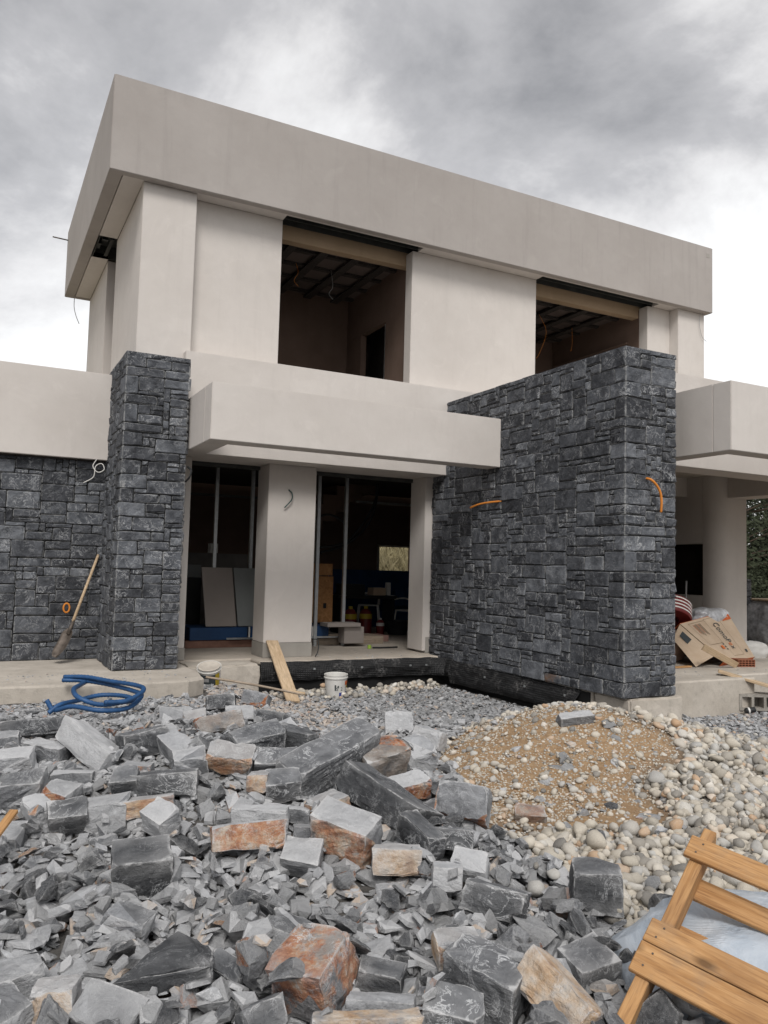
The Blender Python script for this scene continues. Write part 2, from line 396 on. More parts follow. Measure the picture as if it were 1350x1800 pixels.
def lathe(name, prof, mat, parent=None, seg=28, world=False, smooth=True):
    V = []; F = []; n = len(prof)
    for k in range(seg):
        t = 2*math.pi*k/seg
        for r, z in prof: V.append((r*math.cos(t), r*math.sin(t), z))
    for k in range(seg):
        k2 = (k+1) % seg
        for i in range(n-1): F.append((k*n+i, k2*n+i, k2*n+i+1, k*n+i+1))
    o = mesh(name, V, F, mat, parent, world)
    if smooth:
        for p in o.data.polygons: p.use_smooth = True
        try: o.data.set_sharp_from_angle(angle=R_(40))
        except Exception: pass
    return o
def textmesh(s, size=1., ext=.0, shear=0.):
    cu_ = bpy.data.curves.new('t', 'FONT'); cu_.body = s; cu_.size = size; cu_.extrude = ext; cu_.shear = shear; cu_.resolution_u = 3
    o = bpy.data.objects.new('t', cu_); me = bpy.data.meshes.new_from_object(o)
    V = [tuple(v.co) for v in me.vertices]; F = [tuple(p.vertices) for p in me.polygons]
    bpy.data.objects.remove(o); bpy.data.curves.remove(cu_); bpy.data.meshes.remove(me)
    return V, F

# ================================================================ SETTING: ground
def sst(a, b, x):
    t = max(0.0, min(1.0, (x-a)/(b-a))); return t*t*(3-2*t)
def terrain(x, y):
    z = -.42
    z += .22*(1-sst(2.2, 3.4, x+.25*(8.5-y)*0.3))*sst(3.5, 6.0, y)
    z += .10*(1-sst(2.2, 3.4, x))*(1-sst(3.5, 6.0, y))
    z += .21*math.exp(-((x-1.7)**2/1.6+(y-4.9)**2/1.1))
    dx_ = x-4.55; dy_ = y-5.25
    u = dx_*.79-dy_*.61; v = dx_*.61+dy_*.79
    su = 1.0 if u < 0 else 1.3
    z += .495*math.exp(-(u*u/(su*su)+v*v/(0.95**2)))
    z += .10*math.exp(-((x-3.6)**2+(y-3.3)**2)/1.2)
    return z
def sandmask(x, y):
    u = (x-3.85)*.79-(y-4.95)*.61; v = (x-3.85)*.61+(y-4.95)*.79
    d = math.sqrt((u/(.95 if u > 0 else 1.1))**2+(v/1.38)**2)+.35*noise.noise(Vector((x*2, y*2, 0)))
    return 1-sst(.8, 1.35, d)
def bank(x, y):
    return 3.4*sst(17.0, 23.0, y)*(1-sst(12., 16., x-.5*(y-17))) + (.32*sst(9, 12, x) if y > 6 else .0)
def axis(a, b, step, far):
    c = list(np.arange(a, b, step)); s = step; lo = a; hi = b; L = []; H_ = []
    while hi < far: s *= 1.22; hi += s; H_.append(hi)
    s = step
    while lo > -far: s *= 1.22; lo -= s; L.append(lo)
    return L[::-1]+c+[b]+H_
xs = axis(-1.6, 9.0, .075, 500); ys = axis(.6, 10.0, .075, 500)
V = []; snd = []; grs = []
for y in ys:
    for x in xs:
        near = (-2 < x < 10 and 0 < y < 11)
        z = terrain(x, y)+bank(x, y)
        if near: z += .018*noise.noise(Vector((x*4, y*4, 0)))
        V.append((x, y, z)); snd.append(max(sandmask(x, y), sst(10, 13, x)*.8 if y > 5 else 0)); grs.append(sst(16.5, 17.5, y) if x < 20 else sst(25, 30, y))
nx = len(xs); F = [(j*nx+i, j*nx+i+1, (j+1)*nx+i+1, (j+1)*nx+i) for j in range(len(ys)-1) for i in range(nx-1)]
gd = mesh('ground', V, F, GROUND, smooth=True); gd['kind'] = 'structure'
for nm, arr in (('sand', snd), ('grass', grs)):
    at = gd.data.attributes.new(nm, 'FLOAT', 'POINT'); at.data.foreach_set('value', arr)

# dry grass on the bank behind the house (seen through the back window)
V = []; F = []
for i in range(5200):
    x = rng.uniform(6.5, 15.5); y = rng.uniform(17.2, 21.5); z = terrain(x, y)+bank(x, y)
    h = rng.uniform(.25, .75); a = rng.uniform(0, 6.28); w_ = rng.uniform(.008, .02); lx = rng.uniform(-.3, .3); ly = rng.uniform(-.3, .3)
    k = len(V); V += [(x-w_*math.cos(a), y-w_*math.sin(a), z), (x+w_*math.cos(a), y+w_*math.sin(a), z), (x+lx*.4, y+ly*.4, z+h*.6), (x+lx, y+ly, z+h*.95)]
    F += [(k, k+1, k+2), (k+1, k+3, k+2)]
STRAW = mat_simple('dry_grass', (.40, .35, .21), .9, .4, 3)
tag(mesh('dry_grass', V, F, STRAW), kind='stuff')

# concrete slabs
def slab_outline(name, pts, z0, z1, mat, amp=.015, parent=None):
    """flat slab with a worn polygonal outline."""
    P = []
    for i in range(len(pts)):
        a = Vector(pts[i]); b = Vector(pts[(i+1) % len(pts)]); n = max(1, int((b-a).length/.12))
        for k in range(n):
            p = a.lerp(b, k/n); q = noise.noise_vector(Vector((p.x*5, p.y*5, z1)))
            P.append((p.x+q.x*amp, p.y+q.y*amp))
    n = len(P); V = []; F = []
    cx_ = sum(p[0] for p in P)/n; cy_ = sum(p[1] for p in P)/n
    rings = [(z0, 0.), (z0*.5+z1*.5, .004), (z1-.02, 0.), (z1-.003, .014), (z1, .035)]
    for z, ins in rings:
        for (x, y) in P:
            d = Vector((cx_-x, cy_-y)); d.normalize()
            V.append((x+d.x*ins, y+d.y*ins, z+(.004*noise.noise(Vector((x*9, y*9, z)))if z < z1 else 0)))
    for r in range(len(rings)-1):
        for i in range(n):
            j = (i+1) % n; F.append((r*n+i, r*n+j, (r+1)*n+j, (r+1)*n+i))
    F.append(tuple((len(rings)-1)*n+i for i in range(n)))
    o = mesh(name, V, F, mat, parent); return o
o = slab_outline('concrete_slab', [(-4, 8.38), (.3, 8.40), (1.6, 8.30), (2.05, 8.32), (2.26, 8.50), (2.30, 8.9), (2.28, 10.6), (-4, 10.6)], -.42, -.03, CONCRETE); o['kind'] = 'structure'
o = rough_box('threshold_slab', 2.33, 3.24, 9.56, 10.03, -.55, -.055, CONCRETE, None, .02, .1, 7); o['kind'] = 'structure'
o = slab_outline('porch_slab', [(3.26, 9.64), (5.86, 9.64), (5.86, 10.0), (8.9, 10.01), (8.9, 15.0), (2.2, 15.0), (2.2, 10.02), (3.26, 10.02)], -.50, -.03, CONCRETE_FLOOR, .004); o['kind'] = 'structure'
o = slab_outline('terrace_slab', [(6.70, 6.52), (8.35, 6.50), (8.35, 6.75), (13.2, 6.75), (13.2, 15.0), (8.92, 15.0), (8.92, 9.99), (6.70, 9.99)], -.55, 0, CONCRETE, .018); o['kind'] = 'structure'

# ================================================================ STONE WALLS
SIZES = [((7, 3), 4), ((6, 2), 4), ((5, 3), 9), ((4, 3), 8), ((6, 3), 5), ((3, 3), 3), ((5, 4), 4), ((4, 4), 2), ((6, 4), 2), ((5, 2), 5), ((4, 2), 7), ((3, 2), 6), ((2, 2), 4), ((2, 3), 2), ((3, 1), 3), ((2, 1), 4), ((4, 1), 2), ((1, 2), 2), ((1, 3), .3), ((1, 1), 1), ((3, 4), 2)]
CW, CH = .074, .0535
def pack(W, H_, r, pre=()):
    nx_, ny_ = round(W/CW), round(H_/CH)
    g = np.zeros((nx_, ny_), bool); out = []
    for (i, j, a, b) in pre: g[max(i, 0):i+a, j:j+b] = True
    for j in range(ny_):
        i = 0
        while i < nx_:
            if g[i, j]: i += 1; continue
            fr = 0
            while i+fr < nx_ and not g[i+fr, j]: fr += 1
            opt = []
            for (a, b), wt in SIZES:
                if a <= fr and j+b <= ny_ and not g[i:i+a, j:j+b].any():
                    if fr-a == 1: wt *= .25
                    opt.append((a, b, wt))
            a, b, _ = r.choices(opt, [o_[2] for o_ in opt])[0]
            g[i:i+a, j:j+b] = True; out.append((i, j, a, b)); i += a
    return out, nx_, ny_
def jit(i, j, seed, nx_, ny_, amp=.0065):
    h = noise.noise_vector(Vector((i*7.31+seed, j*5.77, seed*1.3)))
    x = h.x*amp*1.6; y = h.y*amp*1.6
    if i <= 0 or i >= nx_: x = 0
    if j <= 0: y = 0
    return x, y
def stone_face(V, F, E, frame, rect, seed, nx_, ny_, W, H_, r, gapA=True, gapB=True, proud=1.):
    """rough-faced ashlar: ring on the joint plane, hammered front grid, sides running back."""
    O, U, Vv, N = frame; i, j, a, b = rect; k0 = len(V)
    cw = W/nx_; ch = H_/ny_
    c = []
    for (ii, jj) in ((i, j), (i+a, j), (i+a, j+b), (i, j+b)):
        x, y = jit(ii, jj, seed, nx_, ny_); c.append([ii*cw+x, jj*ch+y])
    gp = .0044
    c[0][0] += gp*gapA; c[3][0] += gp*gapA; c[1][0] -= gp*gapB; c[2][0] -= gp*gapB
    c[0][1] += gp; c[1][1] += gp; c[2][1] -= gp; c[3][1] -= gp
    NX = 6 if a >= 3 else 5; NY = 5 if b >= 3 else 4
    dep = r.uniform(.005, .016)*proud; tx = r.uniform(-.006, .006); ty = r.uniform(-.005, .005)
    def edgepos(n_):
        L = [0, .055]+[.055+.89*q/(n_-3) for q in range(1, n_-3)]+[.945, 1]
        return L
    tu = edgepos(NX) if NX > 4 else [0, .12, .88, 1]
    tv = edgepos(NY) if NY > 4 else [0, .15, .85, 1]
    for q, v in enumerate(tv):
        for p, u in enumerate(tu):
            x = (c[0][0]*(1-u)+c[1][0]*u)*(1-v)+(c[3][0]*(1-u)+c[2][0]*u)*v
            y = (c[0][1]*(1-u)+c[1][1]*u)*(1-v)+(c[3][1]*(1-u)+c[2][1]*u)*v
            ring = p in (0, NX-1) or q in (0, NY-1)
            corner = (p in (0, NX-1)) and (q in (0, NY-1))
            if ring: d = r.uniform(-.004, .003)
            else: d = dep+tx*(u-.5)*2+ty*(v-.5)*2+r.uniform(-.006, .0085)
            if ring:
                x += r.uniform(-.0022, .0022)*(0 if (p == 0 and not gapA) or (p == NX-1 and not gapB) else 1); y += r.uniform(-.002, .002)
                if corner:
                    if not((p == 0 and not gapA) or (p == NX-1 and not gapB)):
                        x += (.006 if p == 0 else -.006); y += (.005 if q == 0 else -.005)
            if not ring: x += r.uniform(-.006, .006); y += r.uniform(-.005, .005)
            if (p == 0 and not gapA) or (p == NX-1 and not gapB): d = .004
            V.append(O+U*x+Vv*y+N*d); E.append(1. if ring else .0)
    for q in range(NY-1):
        for p in range(NX-1):
            s = k0+q*NX+p; F.append((s, s+1, s+NX+1, s+NX))
    ring = [k0+p for p in range(NX)]+[k0+q*NX+NX-1 for q in range(1, NY)]+[k0+(NY-1)*NX+p for p in range(NX-2, -1, -1)]+[k0+q*NX for q in range(NY-2, 0, -1)]
    # plain box behind: 4 corners at depth
    m0 = len(V)
    for q in ring: V.append(V[q]-N*.045); E.append(.9)
    L = len(ring)
    for t in range(L):
        s = (t+1) % L; F.append((ring[t], m0+t, m0+s, ring[s]))
def emit_stones(wall, lst, limit=300):
    """lst: (V, F, E, size score). the largest in view become parts, the rest one joined part."""
    lst.sort(key=lambda t: -t[3])
    def mk(V, F, E, R, nm):
        me = bpy.data.meshes.new(nm); me.from_pydata([tuple(v) for v in V], [], F)
        a = me.attributes.new('edge', 'FLOAT', 'POINT'); a.data.foreach_set('value', E)
        a = me.attributes.new('rnd', 'FLOAT', 'POINT'); a.data.foreach_set('value', R)
        return link(nm, me, WALLSTONE, wall)
    for (V, F, E, s) in lst[:limit]:
        mk(V, F, E, [rng.random()]*len(V), 'stone')
    if lst[limit:]:
        VV = []; FF = []; EE = []; RR = []
        for (V, F, E, s) in lst[limit:]:
            k = len(VV); VV += V; FF += [tuple(q+k for q in f) for f in F]; EE += E; RR += [rng.random()]*len(V)
        mk(VV, FF, EE, RR, 'stonework')['kind'] = 'stuff'
def score(V):
    c = sum(V, Vector())/len(V); d = (c-CAM).length; s = (V[0]-V[-1]).length
    return s/d
def quoins(H_, r):
    L = []; j = 0; ny_ = round(H_/CH); k = 0
    while j < ny_:
        b = min(r.choice((2, 3, 3, 3, 4)), ny_-j)
        if ny_-j-b == 1: b += 1
        if k % 2: a1, a2 = r.choice((1, 2, 2)), r.choice((4, 5, 5, 6))
        else: a1, a2 = r.choice((3, 4, 5)), r.choice((2, 3, 3))
        L.append((j, b, a1, a2)); j += b; k += 1
    return L
def corner_wall(wall, xc, yc, z0, Wx, Wy, H_, seed, left=True, extra=None):
    """front face (-Y) spanning xc..xc+Wx at y=yc and left face (-X) spanning yc..yc+Wy at x=xc, with quoins."""
    r = random.Random(seed); lst = []
    Q = quoins(H_, r)
    nxa = round(Wx/CW); nxb = round(Wy/CW)
    fr = (Vector((xc, yc, z0)), Vector((1, 0, 0)), Vector((0, 0, 1)), Vector((0, -1, 0)))
    fl = (Vector((xc, yc, z0)), Vector((0, 1, 0)), Vector((0, 0, 1)), Vector((-1, 0, 0)))
    pa, _, ny_ = pack(Wx, H_, r, [(0, j, min(a2, nxa), b) for (j, b, a1, a2) in Q])
    pb, _, _ = pack(Wy, H_, r, [(0, j, a1, b) for (j, b, a1, a2) in Q])
    for (j, b, a1, a2) in Q:
        a2 = min(a2, nxa)
        V, F, E = [], [], []
        stone_face(V, F, E, fr, (0, j, a2, b), seed, nxa, ny_, Wx, H_, r, gapA=False)
        F2 = []; k = len(V)
        stone_face(V, F2, E, fl, (0, j, a1, b), seed, nxb, ny_, Wy, H_, r, gapA=False)
        F += [f[::-1] for f in F2]
        lst.append((V, F, E, score(V)*1.5))
    for rc in pa:
        V, F, E = [], [], []; stone_face(V, F, E, fr, rc, seed, nxa, ny_, Wx, H_, r); lst.append((V, F, E, score(V)))
    for rc in pb:
        V, F, E = [], [], []; stone_face(V, F, E, fl, rc, seed+9, nxb, ny_, Wy, H_, r)
        lst.append((V, [f[::-1] for f in F], E, score(V)*.75))
    # right side (turned away from the photograph)
    if extra:
        f3 = (Vector((xc+Wx, yc, z0)), Vector((0, 1, 0)), Vector((0, 0, 1)), Vector((1, 0, 0)))
        pc, _, _ = pack(extra, H_, r)
        for rc in pc:
            V, F, E = [], [], []; stone_face(V, F, E, f3, rc, seed+5, round(extra/CW), ny_, extra, H_, r); lst.append((V, F, E, -1))
    emit_stones(wall, lst)
    c = .012
    box('wall_core', xc+c, xc+Wx-c, yc+c, yc+Wy-.002, z0+.004, z0+H_-.012, JOINT, wall, 0)
    # top bed: flat pieces closing the top
    bm = bmesh.new(); y = yc-.004
    while y < yc+Wy-.05:
        l = min(r.uniform(.2, .42), yc+Wy-y); add_box(bm, xc-.006, xc+Wx+.006, y, y+l-.008, z0+H_-.05, z0+H_+r.uniform(-.004, .006)); y += l
    o = bm_out('top_course', bm, WALLSTONE, wall)
    a = o.data.attributes.new('rnd', 'FLOAT', 'POINT'); a.data.foreach_set('value', [.5]*len(o.data.vertices))

bw = empty('stone_wall', (6.29, 8.0, -.07), 'tall freestanding wall of dark split slate running from the porch towards the camera', 'stone wall')
corner_wall(bw, 5.93, 6.13, -.075, .72, 3.875, 3.645, 21, extra=3.85)
pl = empty('stone_pillar', (1.78, 9.9, -.03), 'dark slate clad pillar standing between the left wall and the first doorway', 'stone pillar')
corner_wall(pl, 1.42, 9.23, -.03, .71, 1.40, 3.585, 35, extra=.9)
lw = empty('stone_wall', (0, 10.5, -.03), 'low dark slate wall on the left under the plaster band, with a shovel leaning on it', 'stone wall')
r_ = random.Random(5); fr = (Vector((-2.6, 10.42, -.03)), Vector((1, 0, 0)), Vector((0, 0, 1)), Vector((0, -1, 0)))
Wl, Hl = 4.03, 2.44; pa, nxl, nyl = pack(Wl, Hl, r_); lst = []
for rc in pa:
    V, F, E = [], [], []; stone_face(V, F, E, fr, rc, 3, nxl, nyl, Wl, Hl, r_); lst.append((V, F, E, score(V)+(10 if rc[0]*CW-2.6 > -.35 else 0)))
emit_stones(lw, lst)
box('wall_core', -2.6, 1.43, 10.435, 10.75, -.03, 2.40, JOINT, lw, 0)
# footing under the big wall
o = rough_box('concrete_footing', 5.985, 6.74, 6.10, 6.62, -.50, -.079, CONCRETE, None, .012, .1, 8)
tag(o, 'rough concrete footing block under the near end of the tall slate wall', 'footing')
box('footing_strip', 5.97, 6.70, 6.63, 9.60, -.55, -.079, CONCRETE, bw, .004)

# ================================================================ HOUSE
hs = empty('house', (6.3, 12.5, -.03), 'unfinished two storey house with pale plaster, deep flat parapet and empty window openings', 'house')
P, PT, PG = PLASTER, PLASTER_TOP_SHADED, PLASTER_GREY
def hb(name, *a, mat=P, bev=.006): return box(name, *a, mat, hs, bev)
# --- roof parapet ring, soffit, shutter slots
X0, X1, Y0, Y1, ZS, ZT = 1.18, 11.37, 9.647, 14.94, 5.819, 6.99
bm = bmesh.new()
def ringpt(x0, x1, y0, y1, z): return [bm.verts.new(p) for p in ((x0, y0, z), (x1, y0, z), (x1, y1, z), (x0, y1, z))]
ro = ringpt(X0, X1, Y0, Y1, ZS); rt = ringpt(X0, X1, Y0, Y1, ZT); ri = ringpt(X0+.16, X1-.10, Y0+.11, Y1-.1, ZS); rti = ringpt(X0+.16, X1-.10, Y0+.11, Y1-.1, ZT)
for i in range(4):
    j = (i+1) % 4
    bm.faces.new((ro[i], ro[j], rt[j], rt[i])); bm.faces.new((rt[i], rt[j], rti[j], rti[i])); bm.faces.new((rti[i], rti[j], ri[j], ri[i])); bm.faces.new((ri[i], ri[j], ro[j], ro[i]))
bmesh.ops.bevel(bm, geom=[e for e in bm.edges], offset=.007, segments=2, affect='EDGES', clamp_overlap=True)
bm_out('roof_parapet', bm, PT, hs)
hb('roof', X0+.165, X1-.105, Y0+.115, Y1-.105, 6.05, 6.62, mat=CONCRETE, bev=0)
zs0, zs1 = 5.827, 5.90
SL = [(3.46, 5.56), (7.73, 10.24)]
xa, xb = X0+.170, X1-.110
for a, b in ((1.60, 3.46), (5.56, 7.73), (10.24, xb)): hb('soffit', a, b, Y0+.118, 9.97, zs0, zs1, bev=0)
for a, b in SL: hb('soffit', a, b, Y0+.118, 9.80, zs0, zs1, bev=0)
hb('soffit', xa, 1.598, Y0+.118, 11.80, zs0, zs1, bev=0); hb('soffit', xa, 1.598, 12.70, Y1-.11, zs0, zs1, bev=0)
for a, b in SL:   # dark roller shutter housings let into the soffit over the windows
    o = boxes('shutter_box', [(a, b, 9.803, 9.815, zs0+.002, 6.04), (a, b, 10.09, 10.10, zs0+.002, 6.04), (a, b, 9.816, 10.089, 6.03, 6.04), (a-.012, a-.001, 9.803, 10.10, zs0+.003, 6.04), (b+.001, b+.012, 9.803, 10.1, zs0+.003, 6.04)], DARKMETAL, hs)
    hb('shutter_rail', a+.02, b-.02, 9.93, 9.95, 5.84, 5.90, mat=DARKMETAL, bev=.003)
    hb('shutter_roller', a+.02, b-.02, 9.84, 9.90, 5.955, 6.00, mat=DARKMETAL, bev=.01)
boxes('shutter_box', [(1.36, 1.37, 11.80, 12.70, 5.83, 6.04), (1.36, 1.86, 11.79, 11.80, 5.83, 6.04), (1.36, 1.86, 12.70, 12.71, 5.83, 6.04), (1.36, 1.86, 11.8, 12.7, 6.03, 6.04)], DARKMETAL, hs)
boxes('shutter_bracket', [(1.42, 1.50, 12.0, 12.06, 5.86, 6.02), (1.52, 1.57, 11.9, 12.62, 5.84, 5.87), (1.40, 1.44, 12.3, 12.5, 5.9, 6.0)], BLACKPL, hs)
# --- upper storey
hb('corner_pier', 1.60, 2.255, 9.78, 10.30, 2.60, 5.824)
hb('corner_pier', 10.665, 11.31, 9.78, 10.30, 3.50, 5.824)
for a, b in ((2.256, 3.46), (5.47, 7.73), (10.13, 10.664)): hb('upper_wall', a, b, 9.965, 10.16, 3.60, 5.824, bev=.004)
# side walls, back wall
hb('side_wall', 1.602, 1.85, 10.302, 11.86, 3.40, 5.824); hb('side_wall', 1.602, 1.85, 12.75, 14.90, 3.40, 5.824)
hb('side_wall', 11.06, 11.308, 10.302, 14.90, 3.50, 5.824)
hb('back_wall', 1.852, 11.058, 14.70, 14.90, 2.8, 5.824)
# lintel boards inside the windows
for a, b in ((2.3, 5.56), (7.0, 10.2)):
    hb('window_lintel', a, b, 10.17, 10.32, 5.655, 5.99, mat=RAWLINTEL, bev=.004)
# rooms behind the windows: raw walls, board-marked ceilings, formwork battens
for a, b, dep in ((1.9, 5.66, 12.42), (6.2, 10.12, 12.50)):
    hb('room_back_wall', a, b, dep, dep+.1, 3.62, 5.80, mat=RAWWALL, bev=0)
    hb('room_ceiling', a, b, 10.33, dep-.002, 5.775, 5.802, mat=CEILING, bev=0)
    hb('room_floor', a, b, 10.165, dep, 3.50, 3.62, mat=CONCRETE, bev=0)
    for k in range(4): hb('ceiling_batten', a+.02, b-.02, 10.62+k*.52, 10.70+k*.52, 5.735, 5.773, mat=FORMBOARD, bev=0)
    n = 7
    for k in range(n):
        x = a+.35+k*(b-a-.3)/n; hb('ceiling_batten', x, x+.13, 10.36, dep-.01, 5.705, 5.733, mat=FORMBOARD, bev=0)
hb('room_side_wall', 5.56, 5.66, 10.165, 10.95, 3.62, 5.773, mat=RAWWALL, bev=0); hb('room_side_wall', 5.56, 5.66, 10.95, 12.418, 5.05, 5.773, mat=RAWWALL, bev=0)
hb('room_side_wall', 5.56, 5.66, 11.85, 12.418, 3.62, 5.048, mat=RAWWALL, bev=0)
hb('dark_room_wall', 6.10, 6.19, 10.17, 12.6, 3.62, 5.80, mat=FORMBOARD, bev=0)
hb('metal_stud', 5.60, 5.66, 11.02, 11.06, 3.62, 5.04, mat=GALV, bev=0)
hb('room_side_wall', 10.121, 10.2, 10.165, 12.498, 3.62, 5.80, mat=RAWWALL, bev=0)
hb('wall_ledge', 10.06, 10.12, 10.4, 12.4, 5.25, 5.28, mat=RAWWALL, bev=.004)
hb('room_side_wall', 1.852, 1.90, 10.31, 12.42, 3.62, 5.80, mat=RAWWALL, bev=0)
# --- floor band and plaster walls of the ground floor
hb('floor_band', 2.168, 11.35, 9.632, 9.963, 2.52, 3.772)
hb('floor_slab', 2.168, 11.35, 9.965, 14.9, 2.72, 3.50, mat=CONCRETE, bev=0)
hb('floor_band_edge', 2.262, 11.30, 9.9632, 10.5, 3.50, 3.598, bev=0)
hb('porch_soffit', 2.17, 6.65, 9.9635, 10.50, 2.522, 2.72, bev=0)
hb('wall_strip', 2.138, 2.392, 10.02, 10.50, .12, 2.521); hb('wall_foot', 2.138, 2.398, 10.015, 10.50, -.029, .119, mat=PG, bev=.002)
hb('column', 3.42, 4.095, 10.02, 10.48, .16, 2.521); hb('column_foot', 3.414, 4.101, 10.014, 10.48, -.029, .159, mat=PG, bev=.003)
hb('porch_pier', 5.815, 6.60, 10.02, 10.46, .0, 2.521); hb('pier_foot', 5.865, 6.60, 10.014, 10.3, -.029, .20, mat=PG, bev=.003)
hb('door_head', 2.393, 3.419, 10.40, 10.50, 2.47, 2.519, mat=DARKMETAL, bev=0); hb('door_head', 4.096, 5.814, 10.40, 10.50, 2.47, 2.519, mat=DARKMETAL, bev=0)
# --- left block over the low slate wall
hb('left_block', -4.2, 1.43, 10.30, 10.50, 2.42, 3.50); hb('left_block_roof', -4.2, 1.60, 10.502, 14.9, 2.60, 3.40, mat=CONCRETE, bev=0)
hb('left_block_soffit', -4.2, 1.43, 10.35, 10.75, 2.405, 2.419, mat=FORMBOARD, bev=0)
hb('left_block_wall', -4.2, -2.62, 10.45, 10.7, -.03, 2.40)
# --- open-topped canopy in front of the porch (front beam, left beam)
hb('canopy_beam', 2.168, 5.924, 8.32, 8.60, 2.505, 3.13); hb('canopy_beam', 2.168, 2.44, 8.603, 9.629, 2.505, 3.13)
# --- ground floor interior
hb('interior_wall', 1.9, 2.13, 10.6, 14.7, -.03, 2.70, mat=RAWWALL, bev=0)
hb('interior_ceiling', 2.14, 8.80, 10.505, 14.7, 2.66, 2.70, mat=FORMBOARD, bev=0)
WX0, WX1, WZ0, WZ1 = 7.60, 8.42, .95, 1.62
RW = PLASTER_GREY
hb('interior_back_wall', 2.14, WX0, 15.0, 15.2, -.03, 2.7, mat=RAWWALL, bev=0); hb('interior_back_wall', WX1, 8.8, 15.0, 15.2, -.03, 2.7, mat=RAWWALL, bev=0)
hb('interior_back_wall', WX0, WX1, 15.0, 15.2, -.03, WZ0, mat=RAWWALL, bev=0); hb('interior_back_wall', WX0, WX1, 15.0, 15.2, WZ1, 2.7, mat=RAWWALL, bev=0)
hb('window_frame', WX0-.04, WX0, 14.97, 15.0, WZ0, WZ1+.04, mat=PLASTER_GREY, bev=0); hb('window_frame', WX0, WX1, 14.97, 15.0, WZ1, WZ1+.03, mat=PLASTER, bev=0)
hb('interior_wall', 8.802, 8.92, 10.02, 15.2, -.03, 2.7, mat=RAWWALL, bev=0)
for x, y, t in ((3.15, 11.55, 2.65), (3.70, 11.55, 2.65), (4.66, 11.25, 2.65), (5.12, 11.25, 2.65)):
    o = boxes('metal_stud', [(x-.024, x+.024, y, y+.003, -.03, t), (x-.024, x-.021, y+.0031, y+.05, -.03, t), (x+.021, x+.024, y+.0031, y+.05, -.03, t)], GALV, hs)
for y, z0, z1 in ((11.55, 2.61, 2.65),):
    hb('metal_track', 2.4, 3.9, y-.01, y+.055, z0, z1, mat=GALV, bev=0)
hb('ceiling_rail', 2.15, 4.4, 12.9, 12.95, 2.28, 2.32, mat=DARKMETAL, bev=0)
# concrete stair inside, rising to the right
bm = bmesh.new(); sx0, sz0 = 4.9, 1.93
for k in range(6):
    add_box(bm, sx0+k*.255, sx0+(k+1)*.255+.001, 12.9, 13.6, sz0-.30+k*.175, sz0+.16+k*.175)
bm_out('stair', bm, RAWWALL, hs)
hb('stair_beam', 5.9, 8.7, 12.55, 12.6, 2.30, 2.34, mat=GALV, bev=0)
# --- right wing
hb('wing_band', 6.665, 15.5, 6.95, 7.38, 2.522, 3.672); hb('wing_roof', 6.665, 15.5, 7.382, 9.63, 2.86, 3.60, mat=CONCRETE, bev=0)
hb('wing_ceiling', 8.93, 11.4, 9.64, 14.9, 2.835, 2.858, mat=FORMBOARD, bev=0); hb('wing_ceiling', 6.67, 10.95, 7.382, 9.638, 2.835, 2.858, mat=CONCRETE, bev=0)
hb('wing_canopy_beam', 6.93, 15.5, 5.65, 5.88, 2.505, 3.24); hb('wing_canopy_beam', 6.93, 7.16, 5.883, 6.947, 2.505, 3.24)
hb('wing_wall', 6.662, 8.92, 9.99, 10.02, 0, 2.83, mat=RAWWALL, bev=0)
hb('wing_back_wall', 8.93, 11.4, 14.7, 14.9, 0, 2.83, mat=RAWWALL, bev=0)
# wall with a rounded end (curved corner towards the doorway)
def rounded_wall(z0, z1, y_to):
    pts = [(10.72, y_to), (10.72, 9.26)]
    for k in range(1, 9):
        t = k/9*math.pi/2; pts.append((10.72+.24*(1-math.cos(t)), 9.24-.24*math.sin(t)))
    pts += [(10.97, 9.0), (11.40, 9.0), (11.40, y_to)]
    n = len(pts); V = [(x, y, z0) for x, y in pts]+[(x, y, z1) for x, y in pts]
    F = [(i, (i+1) % n, n+(i+1) % n, n+i) for i in range(n)]+[tuple(range(n))[::-1], tuple(range(n, 2*n))]
    o = mesh('rounded_pier', V, F, P, hs)
    for p in o.data.polygons[:10]: p.use_smooth = True
    try: o.data.set_sharp_from_angle(angle=R_(35))
    except Exception: pass
rounded_wall(0.002, 2.834, 9.30)
hb('wing_inner_wall', 10.7205, 10.95, 10.30, 14.7, 0.002, 2.834); hb('wing_inner_wall', 10.7205, 10.95, 9.302, 10.298, .002, .86); hb('wing_inner_wall', 10.7205, 10.95, 9.302, 10.298, 1.72, 2.834)
hb('dark_store_wall', 11.3, 11.40, 9.302, 14.7, .002, 2.834, mat=FORMBOARD, bev=0)
hb('wing_lintel', 10.95, 11.40, 7.385, 8.998, 2.47, 2.834)
hb('wing_end_pier', 14.9, 15.4, 7.0, 7.35, -.1, 2.52)
# small things fixed to the house
tube('steel_rod', [(1.20, 14.8, 6.80), (.92, 14.72, 6.78)], .011, RUSTIRON, hs, 6, world=True, curve=False)
tube('dangling_wire', [(1.34, 14.9, 5.82), (1.345, 14.9, 5.65), (1.38, 14.88, 5.5), (1.44, 14.88, 5.36)], .006, GREYWIRE, hs, 5)
tube('dangling_wire', [(11.18, 9.755, 5.82), (11.16, 9.75, 5.6), (11.22, 9.75, 5.40), (11.33, 9.75, 5.33)], .004, GREYWIRE, hs, 5)
tube('cable_stub', [(3.70, 10.02, 2.19), (3.735, 9.985, 2.14), (3.73, 9.975, 2.06), (3.66, 9.985, 1.97), (3.635, 9.99, 1.945)], .0085, TEALWIRE, hs, 7)
tube('cable_loop', [(1.28, 10.29, 2.42), (1.24, 10.27, 2.33), (1.30, 10.25, 2.26), (1.37, 10.25, 2.30), (1.34, 10.26, 2.37), (1.27, 10.26, 2.33), (1.25, 10.26, 2.20), (1.14, 10.27, 2.12)], .006, WHITEPL, hs, 6)
